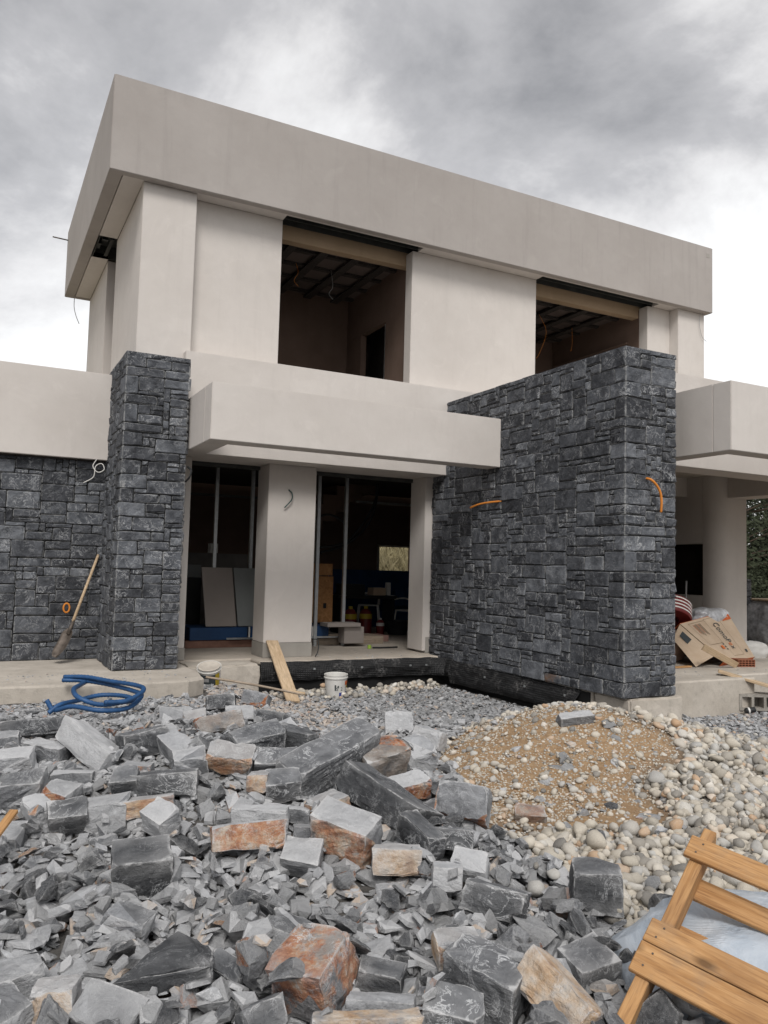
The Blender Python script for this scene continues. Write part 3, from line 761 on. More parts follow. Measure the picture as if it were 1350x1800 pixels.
hb('faded_mark', 11.21, 11.285, 9.6435, 9.6468, 6.80, 6.87, mat=PLASTER_GREY, bev=0)
V, F = tube_geo(catmull([(2.16, 9.26, 2.30), (2.19, 9.2, 2.25), (2.17, 9.2, 2.17), (2.14, 9.25, 2.12)], 6), .012, 6)
mesh('cable_loop', V, F, BLACKPL, hs)
for (x, z) in ((4.05, 5.55), (4.62, 5.45)):
    tube('hanging_wire', [(x, 11.0, 5.70), (x+.03, 10.98, z), (x-.02, 11, z-.12), (x+.05, 11.0, z-.2)], .0035, ORANGEPL if x < 4.3 else GREYWIRE, hs, 5)
tube('hanging_wire', [(8.6, 11.0, 5.70), (8.75, 10.98, 5.4), (8.62, 11, 5.0), (8.55, 11.0, 4.9)], .0035, ORANGEPL, hs, 5)
tube('hanging_wire', [(9.6, 11.3, 5.70), (9.61, 11.3, 5.4), (9.58, 11.3, 5.25)], .0035, ORANGEPL, hs, 5)
# orange conduits sticking out of the tall wall (parts of that wall)
tube('orange_conduit', [(5.94, 8.30, 2.07), (5.86, 8.42, 2.06), (5.80, 8.60, 2.04), (5.76, 8.75, 2.0)], .013, ORANGEPL, bw, 8)
tube('orange_conduit', [(6.20, 6.14, 2.20), (6.235, 6.06, 2.17), (6.315, 6.04, 2.08), (6.35, 6.04, 1.97), (6.355, 6.05, 1.84)], .013, ORANGEPL, bw, 8)

# ================================================================ dimpled membrane on the foundations
mm = M('dimpled_membrane'); v = mm.coord('World'); 
vo = mm.n('ShaderNodeTexVoronoi'); mm.l(v, vo.inputs[0]); vo.inputs['Scale'].default_value = 42; vo.inputs['Randomness'].default_value = .0
d_ = mm.rng(vo.outputs['Distance'], .1, .6, 1, 0)
dust = mm.math('MULTIPLY', mm.rng(mm.noise(v, 4, 5, .7), .50, .68), mm.rng(mm.noise(v, 30, 4, .7), .45, .65))
mm.base(mm.mix(mm.math('MULTIPLY', dust, .5), mm.mix(d_, (.012, .012, .013), (.035, .036, .037)), (.35, .34, .33))); mm.rough(.5)
mm.bump(d_, .8, .01); MEMB = mm.m
def membrane(path, z_top, z_bot, bulge, name, parent):
    """sheet following a path in plan, its lower edge belling out; pleats run along it."""
    P_ = []; 
    for i in range(len(path)-1):
        a, b = Vector(path[i]), Vector(path[i+1]); n = max(2, int((b-a).length/.045))
        for k in range(n): P_.append(a.lerp(b, k/n))
    P_.append(Vector(path[-1])); V = []; F = []; rows = 10
    L = 0
    for i, p in enumerate(P_):
        t = (P_[min(i+1, len(P_)-1)]-P_[max(i-1, 0)]).normalized(); nn = Vector((t.y, -t.x))
        f_ = i/(len(P_)-1)
        for r in range(rows+1):
            s = r/rows; z = z_top(p)+(z_bot(p)-z_top(p))*s
            o_ = bulge*math.sin(s*2.4)*(1+.5*noise.noise(Vector((p.x*3, p.y*3, s*2))))+.022*noise.noise(Vector((p.x*8, p.y*8, s*4)))
            q = p+nn*(o_+.004); z += .012*noise.noise(Vector((p.x*5, p.y*5, 7)))*(1 if r else .9)
            V.append((q.x, q.y, z))
    for i in range(len(P_)-1):
        for r in range(rows): k = i*(rows+1)+r; F.append((k, k+1, k+rows+2, k+rows+1))
    return mesh(name, V, F, MEMB, parent, True, True)
mb = empty('dimpled_membrane', (4.6, 9.6, -.4), 'black dimpled plastic membrane lining the foundation around the gravel pit', 'membrane')
membrane([(3.25, 9.62), (5.70, 9.60), (5.90, 9.45), (5.915, 9.0), (5.955, 8.0), (5.965, 6.80)], lambda p: -.035 if p.y > 9.3 else -.085+(p.y-6.8)*.012, lambda p: -.27 if p.y > 9.3 else -.35, .075, 'membrane_sheet', mb)
box('void_shade_sheet', 3.22, 5.97, 9.60, 9.63, -.56, -.06, GAPSHADE, mb, 0); box('void_shade_sheet', 5.955, 5.968, 6.66, 9.60, -.56, -.09, GAPSHADE, mb, 0)  # flat black sheets standing in for the shadowed void below the membrane
for (x, y) in ((3.95, 9.53), (4.62, 9.52), (5.35, 9.52), (5.60, 9.52), (5.86, 8.5), (5.88, 7.7), (5.90, 7.0)):
    z = -.13 if y > 9.3 else -.17
    if y > 9.3: add = (x-.015, x+.015, y-.008, y+.01, z-.013, z+.013)
    else: add = (x-.008, x+.01, y-.013, y+.013, z-.012, z+.012)
    box('fixing_washer', *add, GALV, mb, .004)

# ================================================================ THINGS ON THE SITE
def rotz(o, a): o.rotation_euler.z = a
def basis(o, ex, ey, ez):
    ex, ey, ez = Vector(ex).normalized(), Vector(ey).normalized(), Vector(ez).normalized()
    l = o.location; o.matrix_basis = Matrix(((ex.x, ey.x, ez.x, l.x), (ex.y, ey.y, ez.y, l.y), (ex.z, ey.z, ez.z, l.z), (0, 0, 0, 1)))
def board_mesh(L, W, T, seed=0, bow=.0):
    """one sawn board lying along X from 0 to L, centred on Y, thickness in Z from 0 to T."""
    r = random.Random(seed); bm = bmesh.new(); add_box(bm, 0, L, -W/2, W/2, 0, T)
    bmesh.ops.bevel(bm, geom=bm.edges[:], offset=min(.003, T*.2), segments=1, affect='EDGES')
    n = max(2, int(L/.16))
    for i in range(1, n): bmesh.ops.bisect_plane(bm, geom=bm.verts[:]+bm.edges[:]+bm.faces[:], plane_co=(L*i/n, 0, 0), plane_no=(1, 0, 0))
    for v in bm.verts:
        q = noise.noise_vector(Vector((v.co.x*4+seed*3.3, v.co.y*10, v.co.z*10+seed)))
        v.co.y += q.y*.0022; v.co.z += q.z*.0016+bow*math.sin(math.pi*v.co.x/L)
    return bm
# --- pallet, propped on the bag in the right foreground
pallet = empty('pallet', (1.790, 1.893, -.16), 'orange brown wooden pallet tilted up on a light blue bag in the bottom right corner', 'pallet')
S_ = Vector((.81230705, .29303174, .5042714)); D_ = Vector((.43602916, -.879345, -.19139211)); N_ = D_.cross(S_)
basis(pallet, D_, S_, N_)      # local x = along the boards, y = along the stringer, z = up out of the deck
PL = 1.15
def pboard(name, x0, y0, y1, z0, L, T, seed, along='x'):
    bm = board_mesh(L, abs(y1-y0), T, seed)
    for v in bm.verts: v.co = Vector((v.co.x+x0, v.co.y+(y0+y1)/2, v.co.z+z0))
    return bm_out(name, bm, PALLETWOOD, pallet, False)
for k, (y0, y1) in enumerate(((.676, .772), (.296, .386), (.178, .291))):
    b_ = pboard('top_board', -.022, y0, y1, .002, PL, .018, 3+k)
    for xx, fy in ((.014, .28), (.026, .74), (.508, .3), (.522, .7)):
        if 1:
            lathe('nail', [(0, .0), (.0036, .0), (.0036, .0018), (0, .0022)], RUSTIRON, b_, 8).location = (xx, y0+(y1-y0)*fy, .0205)
for xs_ in (0., .50, 1.02):     # stringers
    bm = board_mesh(.86+.10, .045, .088, int(xs_*10)+20)
    for v in bm.verts: v.co = Vector((xs_+.0225+v.co.y, -.12+v.co.x, v.co.z-.0885))
    st = bm_out('stringer', bm, PALLETWOOD_Y, pallet, False)
for k, (y0, y1) in enumerate(((.60, .69), (.385, .48), (.02, .115))):
    pboard('bottom_board', -.01, y0, y1, -.1085, PL, .018, 31+k)
# --- light blue bag under it
mb_ = M('light_blue_plastic'); v = mb_.coord('World'); a = mb_.noise(v, 5, 5, .6, .6); 
wv = mb_.n('ShaderNodeTexWave', wave_type='BANDS', bands_direction='DIAGONAL'); mb_.l(v, wv.inputs[0]); wv.inputs['Scale'].default_value = 40; wv.inputs['Distortion'].default_value = 1.2
mb_.base(mb_.mix(mb_.rng(a, .3, .7), (.33, .39, .46), (.56, .60, .645))); mb_.rough(.38); mb_.b.inputs['Specular IOR Level'].default_value = .5
b0 = mb_.noise(v, 3.2, 3, .5)
mb_.bump(mb_.math('ADD', mb_.math('MULTIPLY', a, 1.5), mb_.math('MULTIPLY', mb_.math('MULTIPLY', wv.outputs['Fac'], mb_.rng(b0, .56, .64)), .10)), .5, .03)
BAGMAT = mb_.m
def bag(name, c, ex, ey, h, mat, seed, pleat=.04, flat=.6, az=0., base=0.):
    V = []; F = []; nu, nv = 56, 20
    for j in range(nv+1):
        ph = -math.pi/2+math.pi*j/nv
        for i in range(nu):
            t = 2*math.pi*i/nu
            sq = lambda q, e: math.copysign(abs(q)**e, q)
            x = sq(math.cos(t), .72)*sq(math.cos(ph), .55); y = sq(math.sin(t), .72)*sq(math.cos(ph), .55); z = sq(math.sin(ph), .8)
            p = Vector((x, y, z)); k = 1+.12*noise.noise(p*1.7+Vector((seed, 0, 0)))+.05*noise.noise(p*4+Vector((seed, 3, 0)))
            k += pleat*(1-abs(2*abs((math.atan2(y, x)*2.6+noise.noise(p*3)*1.2) % 1-.5)))*.5
            fl = noise.noise(Vector((x*5, y*5, z*2+seed)))
            k += .02*(1-abs(fl)*3)
            x2, y2, z2 = x*ex*k, y*ey*k, z*h*k
            ca, sa = math.cos(az), math.sin(az)
            V.append((c[0]+x2*ca-y2*sa, c[1]+x2*sa+y2*ca, c[2]+max(z2, -h*.9)))
    for j in range(nv):
        for i in range(nu): i2 = (i+1) % nu; F.append((j*nu+i, j*nu+i2, (j+1)*nu+i2, (j+1)*nu+i))
    return mesh(name, V, F, mat, None, True, True)
bg = bag('plastic_bag', (2.74, 1.90, -.25), .66, .37, .24, BAGMAT, 4, .05, az=R_(-27))
tag(bg, 'light blue plastic bag bulging out from under the wooden pallet', 'bag')

# --- blue hose coil
hc = empty('hose_coil', (1.1, 7.4, -.15), 'loose coil of blue corrugated hose lying in front of the left slab', 'hose')
P1 = [(.62, 7.32, -.12), (.74, 7.36, -.06), (.95, 7.60, -.06), (1.22, 7.72, -.04), (1.46, 7.62, -.04), (1.56, 7.36, -.05), (1.42, 7.10, -.06), (1.12, 6.98, -.06), (.90, 7.06, .0), (.88, 7.40, .06), (1.00, 7.85, .04), (1.12, 8.22, .02), (1.17, 8.32, .03)]
P2 = [(.60, 7.40, -.02), (.68, 7.34, -.1), (.85, 7.12, -.08), (1.12, 6.90, -.10), (1.42, 6.98, -.10), (1.62, 7.28, -.04), (1.58, 7.62, .0), (1.35, 7.98, .02), (1.10, 8.24, .03), (.86, 8.34, .03)]
P3 = [(.88, 8.36, .06), (1.12, 8.20, .07), (1.36, 7.90, .06), (1.60, 7.52, .06), (1.62, 7.18, .02), (1.40, 6.92, -.03), (1.15, 6.86, -.03)]
for Pp in (P1, P2, P3):
    Pp = [(.70+(x-.70)*.76, 7.6+(y-7.6)*(.9 if y > 7.6 else .72), z+(.03 if y < 7.3 else 0)) for x, y, z in Pp]
    pts = catmull(Pp, 14); V, F = tube_geo(pts, [.0215 if k % 2 else .0185 for k in range(len(pts))], 10); mesh('hose', V, F, BLUEHOSE, hc, True, True)
# --- shovel against the low wall
sh = empty('shovel', (.92, 10.15, -.03), 'shovel with a wooden shaft leaning on the low slate wall beside the pillar', 'shovel')
tube('shaft', [(1.05, 10.13, .32), (1.37, 10.38, 1.25)], [.019, .016], PLANKWOOD, sh, 10, world=True, curve=False)
def blade():
    V = []; F = []; nu, nv = 8, 10
    a = Vector((1.06, 10.14, .36)); tip = Vector((.86, 9.98, -.01)); ax = (tip-a); L = ax.length; ax.normalize(); side = ax.cross(Vector((0, 0, 1))).normalized(); up = side.cross(ax).normalized()
    for j in range(nv+1):
        s = j/nv; wd = .085*(min(1, s*6+.25))*(1 if s < .6 else math.sqrt(max(0, 1-((s-.6)/.42)**2))+.02)
        for i in range(nu+1):
            t = i/nu*2-1; V.append(a+ax*L*s*.82+side*wd*t+up*(.035*(t*t)-.02-.02*math.sin(s*3)))
    for j in range(nv):
        for i in range(nu): k = j*(nu+1)+i; F.append((k, k+1, k+nu+2, k+nu+1))
    o = mesh('blade', V, F, RUSTIRON, sh, True, True); md = o.modifiers.new('s', 'SOLIDIFY'); md.thickness = .003
blade()
tube('socket', [(1.045, 10.127, .30), (1.10, 10.17, .46)], [.026, .021], RUSTIRON, sh, 10, curve=False)
t_ = [Vector((1.03, 10.33, .60))+Vector((math.cos(a)*.035, 0, math.sin(a)*.055)) for a in [i*2*math.pi/14 for i in range(15)]]
V, F = tube_geo(t_, .011, 8, cap=False); tag(mesh('rope_ring', V, F, ORANGEPL, None, True, True), 'small orange ring of tape hanging behind the shovel shaft', 'tape ring')

# --- buckets
def bucket(loc, rot, r0, r1, h, mat, label, cat='bucket', lid=False):
    b = empty('bucket', loc, label, cat, None, rot)
    lathe('bucket_body', [(0, 0), (r0, 0), (r0+.002, .004), (r0+(r1-r0)*.86, h*.86), (r1+.006, h*.86), (r1+.008, h*.9), (r1+.001, h*.905), (r1+.002, h), (r1+.006, h+.002), (r1+.004, h-.004), (r1-.003, h-.004), (r0-.003, .006), (0, .006)], mat, b)
    return b
def patch(b, name, r0, r1, h, a0, a1, z0, z1, mat, off=.0012, n=8):
    V = []; F = []
    for i in range(n+1):
        a = a0+(a1-a0)*i/n
        for z in (z0, z1):
            r = r0+(r1-r0)*z/h+off+.0015; V.append((r*math.cos(a), r*math.sin(a), z))
    for i in range(n): F.append((2*i, 2*i+2, 2*i+3, 2*i+1))
    return mesh(name, V, F, mat, b, False, True)
b1 = bucket((4.03, 9.02, -.405), (R_(3), R_(-2), R_(0)), .120, .140, .275, WHITEPL, 'white paint bucket with a coloured label standing on the gravel in front of the membrane')
patch(b1, 'label', .12, .14, .275, R_(-95), R_(-20), .03, .075, INKBLUE); patch(b1, 'label', .12, .14, .275, R_(-60), R_(-15), .16, .21, CARDORANGE); patch(b1, 'label', .12, .14, .275, R_(-50), R_(-15), .125, .155, YELLOWPL)
patch(b1, 'label', .12, .14, .275, R_(-120), R_(-112), .10, .17, INKDARK); patch(b1, 'label', .12, .14, .275, R_(-105), R_(-97), .13, .16, INKDARK)
for k, ch in enumerate(('S', '2')):
    V, F = textmesh(ch, .06); 
    VV = []
    for (x, y, z) in V:
        a = R_(-112)+x/.132+k*R_(24); r = .12+.02*(.09+y)/.275+.004; VV.append((r*math.cos(a), r*math.sin(a), .10+y))
    mesh('label_letter', VV, F, INKDARK, b1, False)
b2 = bucket((2.50, 9.15, -.20), (R_(18), R_(-10), 0), .135, .155, .26, WHITEPL, 'mortar splashed tub with a dark and yellow label, tilted beside the left slab corner')
patch(b2, 'label', .135, .155, .26, R_(-170), R_(-75), .02, .20, INKDARK); patch(b2, 'label', .135, .155, .26, R_(-75), R_(-48), .02, .20, YELLOWPL); patch(b2, 'label', .135, .155, .26, R_(-155), R_(-85), .05, .065, WHITEPL, .0028)
patch(b2, 'label', .135, .155, .26, R_(-150), R_(-110), .10, .15, GREYWIRE, .0028); b2.scale = (.86, .86, .86)
lathe('dried_mortar', [(0, .25), (.10, .255), (.13, .268), (.15, .262), (.13, .24), (0, .235)], CONCRETE, b2, 14)
# --- planks and sticks
def plank(a, b, width, t, mat, label, roll=0., seed=1, wvec=None, name='plank', cat='plank', bow=0.):
    a, b = Vector(a), Vector(b); L = (b-a).length; o = bm_out(name, board_mesh(L, width, t, seed, bow), mat, None, False)
    ex = (b-a).normalized(); ey = Vector(wvec) if wvec else Vector((0, 0, 1)).cross(ex)
    ey = (ey-ex*ey.dot(ex)).normalized(); ez = ex.cross(ey)
    o.location = a; basis(o, ex, ey, ez); return tag(o, label, cat)
plank((3.36, 8.70, -.37), (3.53, 9.99, .20), .155, .028, PLANKWOOD, 'pale plank leaning against the porch column across the black membrane', seed=4, wvec=(1, -.1, 0))
plank((8.07, 6.78, .035), (8.95, 5.75, -.30), .16, .03, PLANKWOOD, 'pale plank sloping from the right hand terrace down to the gravel', seed=8)
tube_o = tube('stick', [(2.36, 8.82, -.075), (2.7, 8.72, -.13), (3.0, 8.68, -.19), (3.40, 8.50, -.27)], .013, OLDWOOD, None, 8); tag(tube_o, 'thin round wooden pole lying on the rubble below the mortar tub', 'pole')
tube_o = tube('stick', [(3.18, 8.62, -.225), (3.42, 8.50, -.262)], .018, PLANKWOOD, None, 8, curve=False); tag(tube_o, 'short stub of pale timber at the end of the thin pole, touching the leaning plank', 'timber stub')
plank((.10, 3.98, -.12), (.24, 4.25, -.02), .04, .02, PALLETWOOD, 'short yellow wood offcut on the rubble at the left edge', seed=3, cat='wood offcut', name='wood_offcut')
# --- interior things
def ibox(name, b, mat, label, cat, rot=0., bev=.004): 
    o = box(name, *b, mat, None, bev); return tag(o, label, cat)
st = empty('board_stack', (3.4, 11.4, -.03), 'low stack of timber and blue insulation boards on the porch room floor', 'stack')
box('timber_pack', 2.72, 4.5, 11.35, 12.0, -.03, .075, mat_simple('reddish_timber', (.22, .12, .09), .8, .25, 5), st); box('timber_pack', 4.505, 5.9, 11.4, 11.95, -.03, .09, OLDWOOD, st)
box('insulation_board', 2.78, 3.62, 11.33, 11.95, .082, .26, BLUEPANEL, st); box('insulation_board', 3.65, 4.9, 11.30, 11.9, .082, .27, BLUEPANEL, st); box('metal_edge', 3.3, 5.3, 11.285, 11.30, .09, .115, GALV, st, 0); box('metal_edge', 3.625, 3.645, 11.28, 11.31, .12, .27, WHITEPL, st, 0); box('metal_edge', 4.62, 4.64, 11.28, 11.30, .12, .27, WHITEPL, st, 0)
for (x0, x1, m_, lb, sl) in ((2.95, 3.40, GYPSUM, 'warm grey plasterboard sheet leaning in the first doorway', .06), (3.425, 4.05, GYPSUM2, 'bluish grey plasterboard sheet beside the warm grey one in the first doorway', .06)):
    z0, z1 = .275, 1.12
    V = [(x0+sl, 11.36, z0), (x1+sl, 11.36, z0), (x1, 11.50, z1), (x0, 11.50, z1)]; V += [(x, y+.02, z) for x, y, z in V]
    tag(mesh('plasterboard', V, [(0, 1, 2, 3), (7, 6, 5, 4), (0, 4, 5, 1), (1, 5, 6, 2), (2, 6, 7, 3), (3, 7, 4, 0)], m_), lb, 'plasterboard')
ob = empty('osb_board', (4.9, 11.6, .3), 'brown chipboard sheets standing behind the metal studs', 'chipboard')
box('board', 4.70, 5.09, 11.62, 11.64, .30, 1.02, OSB, ob, 0); box('board', 4.70, 5.09, 11.66, 11.68, 1.035, 1.22, OSB, ob, 0); box('hole_shade_patch', 4.93, 4.98, 11.612, 11.619, .52, .60, GAPSHADE, ob, 0)  # last box: black plate on the board, painted shade of a hole
ibox('grey_offcut', (4.55, 4.68, 11.5, 11.53, .12, 1.0), GYPSUM, 'narrow grey board offcut standing beside the chipboard', 'board')
ibox('white_tray', (4.75, 5.30, 11.0, 11.3, .275, .33), GYPSUM, 'shallow white tray on the insulation boards', 'tray')
ibox('paint_box', (5.05, 5.38, 11.05, 11.28, .02, .27), GYPSUM, 'small white box at the end of the board stack', 'box')
ibox('flat_tile_pack', (5.35, 6.15, 11.7, 12.1, -.03, .07), mat_simple('pinkish_tile', (.33, .2, .17), .8, .2, 6), 'flat pinkish pack lying on the floor past the board stack', 'pack')
ibox('insulation_sheet', (6.3, 8.72, 14.6, 14.66, -.03, 1.12), BLUEPANEL, 'wide blue panel standing under the back window', 'panel')
ibox('work_table', (5.9, 7.1, 13.2, 13.7, .60, .66), BLACKPL, 'cluttered dark table against the blue panel', 'table')
for x in (5.95, 7.02): tag(box('table_leg', x, x+.05, 13.25, 13.65, -.03, .6, BLACKPL, None, 0), 'dark trestle under the cluttered table at x'.replace(' at x', ', left end' if x < 6.5 else ', right end'), 'trestle')
def canister(loc, label, m1, m2, s=1.):
    c = empty('canister', loc, label, 'canister'); 
    lathe('canister_body', [(0, 0), (.09*s, 0), (.1*s, .01), (.1*s, .34*s), (.06*s, .40*s), (.03*s, .41*s), (0, .41*s)], m1, c, 14)
    lathe('cap', [(0, .405*s), (.035*s, .405*s), (.035*s, .45*s), (0, .45*s)], m2, c, 10); lathe('neck_band', [(.101*s, .25*s), (.104*s, .25*s), (.104*s, .33*s), (.101*s, .33*s)], m2, c, 14)
canister((6.05, 13.0, -.03), 'red canister with a yellow band, left of its twin', REDPL, YELLOWPL, 1.12); canister((6.38, 13.05, -.03), 'red canister with a yellow band, right of its twin', REDPL, YELLOWPL, 1.12)
canister((6.50, 12.7, -.03), 'small white topped red pot on the floor', REDPL, WHITEPL, .7)
tb = lathe('tub', [(0, 0), (.17, 0), (.23, .25), (.245, .25), (.235, .235), (.16, .012), (0, .012)], BLACKPL, None, 20); tb.location = (6.95, 12.9, -.03); tag(tb, 'black mortar tub on the floor in front of the chairs', 'tub')
CH_ = empty('plastic_chair', (7.35, 13.15, -.03), 'white plastic garden chair standing beside the black tub', 'chair')
box('seat', -.21, .21, -.2, .2, .41, .43, WHITEPL, CH_, .01, False); box('backrest', -.2, .2, .19, .215, .5, .82, BLUEPANEL, CH_, .01, False)
for sx_ in (-1, 1):
    for sy_ in (-1, 1): tube('leg', [(sx_*.19, sy_*.18, .42), (sx_*.24, sy_*.22, 0)], .016, WHITEPL, CH_, 6, world=False, curve=False)
    tube('armrest', [(sx_*.22, .2, .62), (sx_*.24, 0, .65), (sx_*.23, -.18, .62), (sx_*.21, -.2, .42)], .015, WHITEPL, CH_, 6, world=False)
rotz(CH_, R_(20))
c2 = CH_.copy(); col.objects.link(c2); c2.location = (6.85, 13.9, .03); c2.rotation_euler.z = R_(60); c2['label'] = 'white plastic garden chair behind the other one, by the blue panel'
for ch in list(CH_.children): q = ch.copy(); col.objects.link(q); q.parent = c2
ibox('small_carton', (6.62, 6.88, 13.25, 13.5, .662, .80), CARD, 'small carton on the cluttered table', 'carton')
ibox('dark_toolbox', (6.0, 6.45, 13.25, 13.55, .662, .86), BLACKPL, 'dark toolbox at the left end of the cluttered table', 'toolbox')
ibox('white_bottle', (6.93, 7.01, 13.3, 13.38, .662, .90), WHITEPL, 'white bottle standing on the cluttered table', 'bottle')
ibox('blue_crate', (7.15, 7.6, 13.6, 14.0, -.028, .34), BLUEPANEL, 'blue crate on the floor behind the chair', 'crate')
tube_b = tube('batten', [(7.72, 13.0, -.02), (8.02, 13.6, 1.35)], .015, OLDWOOD, None, 6, curve=False); tag(tube_b, 'thin batten leaning near the back window', 'batten')
# black hoses hanging from the ceiling inside
ck = empty('hanging_hose', (5.7, 12.2, 2.4), 'black hoses hanging in a loop from the ceiling behind the second doorway', 'hose')
tube('hose', [(6.13, 12.2, 2.62), (6.10, 12.2, 2.38), (5.97, 12.2, 2.08), (5.70, 12.2, 1.72), (5.45, 12.2, 1.55), (5.05, 12.2, 1.48)], .022, BLACKPL, ck, 7)
tube('hose', [(6.16, 12.25, 2.62), (6.12, 12.25, 2.30), (6.02, 12.25, 1.98), (5.78, 12.25, 1.70), (5.50, 12.25, 1.52), (5.1, 12.2, 1.40)], .022, BLACKPL, ck, 7)
tube('hose', [(4.9, 12.1, 1.95), (5.2, 12.1, 2.03), (5.5, 12.1, 1.88), (5.56, 12.2, 1.65)], .02, BLACKPL, ck, 7)
ibox('kitchen_box', (3.1, 4.3, 13.6, 14.2, -.03, 1.35), mat_simple('dim_grey_box', (.16, .15, .14), .8, .2, 3), 'large dim grey cabinet behind the plasterboard', 'cabinet')
ibox('white_pot', (3.62, 3.76, 13.6, 13.75, 1.355, 1.52), WHITEPL, 'small white pot on the dim grey cabinet', 'pot')
ibox('white_crate', (2.86, 3.2, 12.5, 12.7, .95, 1.15), GYPSUM2, 'pale crate behind the left plasterboard', 'crate'); ibox('trestle_box', (2.72, 3.2, 12.45, 12.8, -.03, .948), BLACKPL, 'dark box under the pale crate', 'box')
for k in range(3): tag(box('concrete_step', 2.16, 2.62-k*.12, 11.8+k*.3, 13.1, -.03+k*.17+(.001*k), .14+k*.17, RAWWALL, None, .004), ('lowest', 'middle', 'top')[k]+' raw concrete step just inside the first doorway', 'step')
tube_g = tube('green_hose_end', [(5.38, 10.75, -.015), (5.55, 10.72, -.015), (5.78, 10.70, -.01)], .012, BLACKPL, None, 7); tag(tube_g, 'short black hose end on the porch floor beside the right pier', 'hose end')
cpg = lathe('lime_plug', [(0, 0), (.03, 0), (.03, .05), (0, .055)], GREENPL, None, 10); cpg.location = (5.33, 10.75, -.028); tag(cpg, 'lime green plastic plug on the porch floor', 'plug')
tube_c = tube('cable', [(4.10, 10.0, .20), (4.17, 9.97, .19), (4.16, 9.93, .06), (4.11, 9.90, -.02)], .008, BLACKPL, None, 6); tag(tube_c, 'short black cable looping from the foot of the porch column', 'cable')

# --- right terrace: carton, timber, bricks, roll, sacks
def quad_pt(C, s, t): return (C[0]*(1-s)+C[1]*s)*(1-t)+(C[3]*(1-s)+C[2]*s)*t      # C: TL, TR, BR, BL
cb = empty('cardboard_box', (9.0, 7.3, .0), 'large tilted cardboard box printed ComoPex leaning by the terrace column'.replace('printed ComoPex', 'with dark and orange lettering'), 'cardboard box')
def on(px, Y): return Vector((px[0], Y, px[1]))
C = [Vector((8.60, 7.84, .53)), Vector((10.02, 8.26, .665)), Vector((9.95, 7.73, .055)), Vector((8.89, 7.37, .07))]
nrm = (C[1]-C[0]).cross(C[3]-C[0]).normalized()
if nrm.dot(CAM-C[0]) < 0: nrm = -nrm
Bk = [Vector((8.50, 7.95, .36)), Vector((9.95, 8.45, .50)), Vector((9.93, 8.0, .02)), Vector((8.62, 7.55, .012))]
def sheet(name, P_, mat, off=0., t=.006, n=5):
    """crumpled card sheet through 4 corners."""
    nn_ = (P_[1]-P_[0]).cross(P_[3]-P_[0]).normalized()
    if nn_.dot(CAM-P_[0]) < 0: nn_ = -nn_
    V = []; F = []
    for j in range(n+1):
        for i in range(n+1):
            q = quad_pt(P_, i/n, j/n); V.append(q+nn_*(off+.006*noise.noise(q*4)))
    V2 = [v-nn_*t for v in V]; m = len(V)
    for j in range(n):
        for i in range(n):
            k = j*(n+1)+i; F += [(k, k+1, k+n+2, k+n+1), (m+k+n+1, m+k+n+2, m+k+1, m+k)]
    per = [i for i in range(n+1)]+[j*(n+1)+n for j in range(1, n+1)]+[n*(n+1)+i for i in range(n-1, -1, -1)]+[j*(n+1) for j in range(n-1, 0, -1)]
    for a in range(len(per)): b = (a+1) % len(per); F.append((per[a], m+per[a], m+per[b], per[b]))
    return mesh(name, V+V2, F, mat, cb)
front = sheet('front_panel', C, CARD)
sheet('side_panel', [Vector((8.46, 7.84, .33)), C[0]-nrm*.012, C[0].lerp(C[3], .82)-nrm*.012, Vector((8.40, 7.40, .012))], CARD)
rect_side = [Vector((8.46, 7.84, .33)), C[0]-nrm*.012, C[0].lerp(C[3], .82)-nrm*.012, Vector((8.40, 7.40, .012))]
sheet('top_rim', [C[0]+(C[0]-C[3])*.002, C[1], C[1]-nrm*.22+Vector((0, 0, .03)), C[0]-nrm*.22+Vector((0, 0, .03))], CARDORANGE)
sheet('back_panel', [c-nrm*.22+Vector((0, 0, -.02)) for c in C], CARDBROWN)
sheet('bottom_rim', [C[3], C[2], C[2]-nrm*.2, C[3]-nrm*.2], CARDORANGE)
def decal(name, V, F, mat, s0, t0, ss, ts, P_=C, off=.009, lift=.0):
    """flat print: glyph x runs down the sheet (t), glyph y runs across it (s)."""
    nn_ = (P_[1]-P_[0]).cross(P_[3]-P_[0]).normalized()
    if nn_.dot(CAM-P_[0]) < 0: nn_ = -nn_
    VV = [quad_pt(P_, s0+y*ss, t0+x*ts)+nn_*(off+lift) for x, y, z in V]
    return mesh(name, VV, F, mat, front)
def rect(name, s0, s1, t0, t1, mat, P_=C, off=.009, lift=0.):
    return decal(name, [(0, 0, 0), (1, 0, 0), (1, 1, 0), (0, 1, 0)], [(0, 1, 2, 3)], mat, s0, t0, s1-s0, t1-t0, P_, off, lift)
V, F = textmesh('ComoP', 1.); decal('lettering', V, F, INKDARK, .535, .16, .17, .150)
w1 = max(v[0] for v in V)
V, F = textmesh('e', 1.); decal('lettering', V, F, INKORANGE, .535, .16+w1*.150+.004, .17, .150)
w2_ = max(v[0] for v in V)
V, F = textmesh('x', 1.); decal('lettering', V, F, INKDARK, .535, .16+(w1+w2_)*.150+.012, .17, .150)
rect('printed_square', .79, .99, .06, .17, CARDORANGE); 
V, F = textmesh('S', 1.); decal('lettering', V, F, WHITEPL, .845, .085, .13, .09, lift=.002)
for k in range(6):
    for j in range(3): rect('small_print', .16+j*.0+k*.028, .168+k*.028, .10, .10+.22+.1*((k*7) % 3)/3, INKORANGE if k % 3 == 0 else CARDBROWN)
for (a, b, c_, d) in ((.10, .104, .06, .60), (.42, .424, .04, .92), (.10, .42, .06, .066), (.42, .72, .04, .046), (.72, .724, .04, .92), (.10, .42, .60, .606), (.42, .72, .914, .92)): rect('printed_line', a, b, c_, d, CARDBROWN)
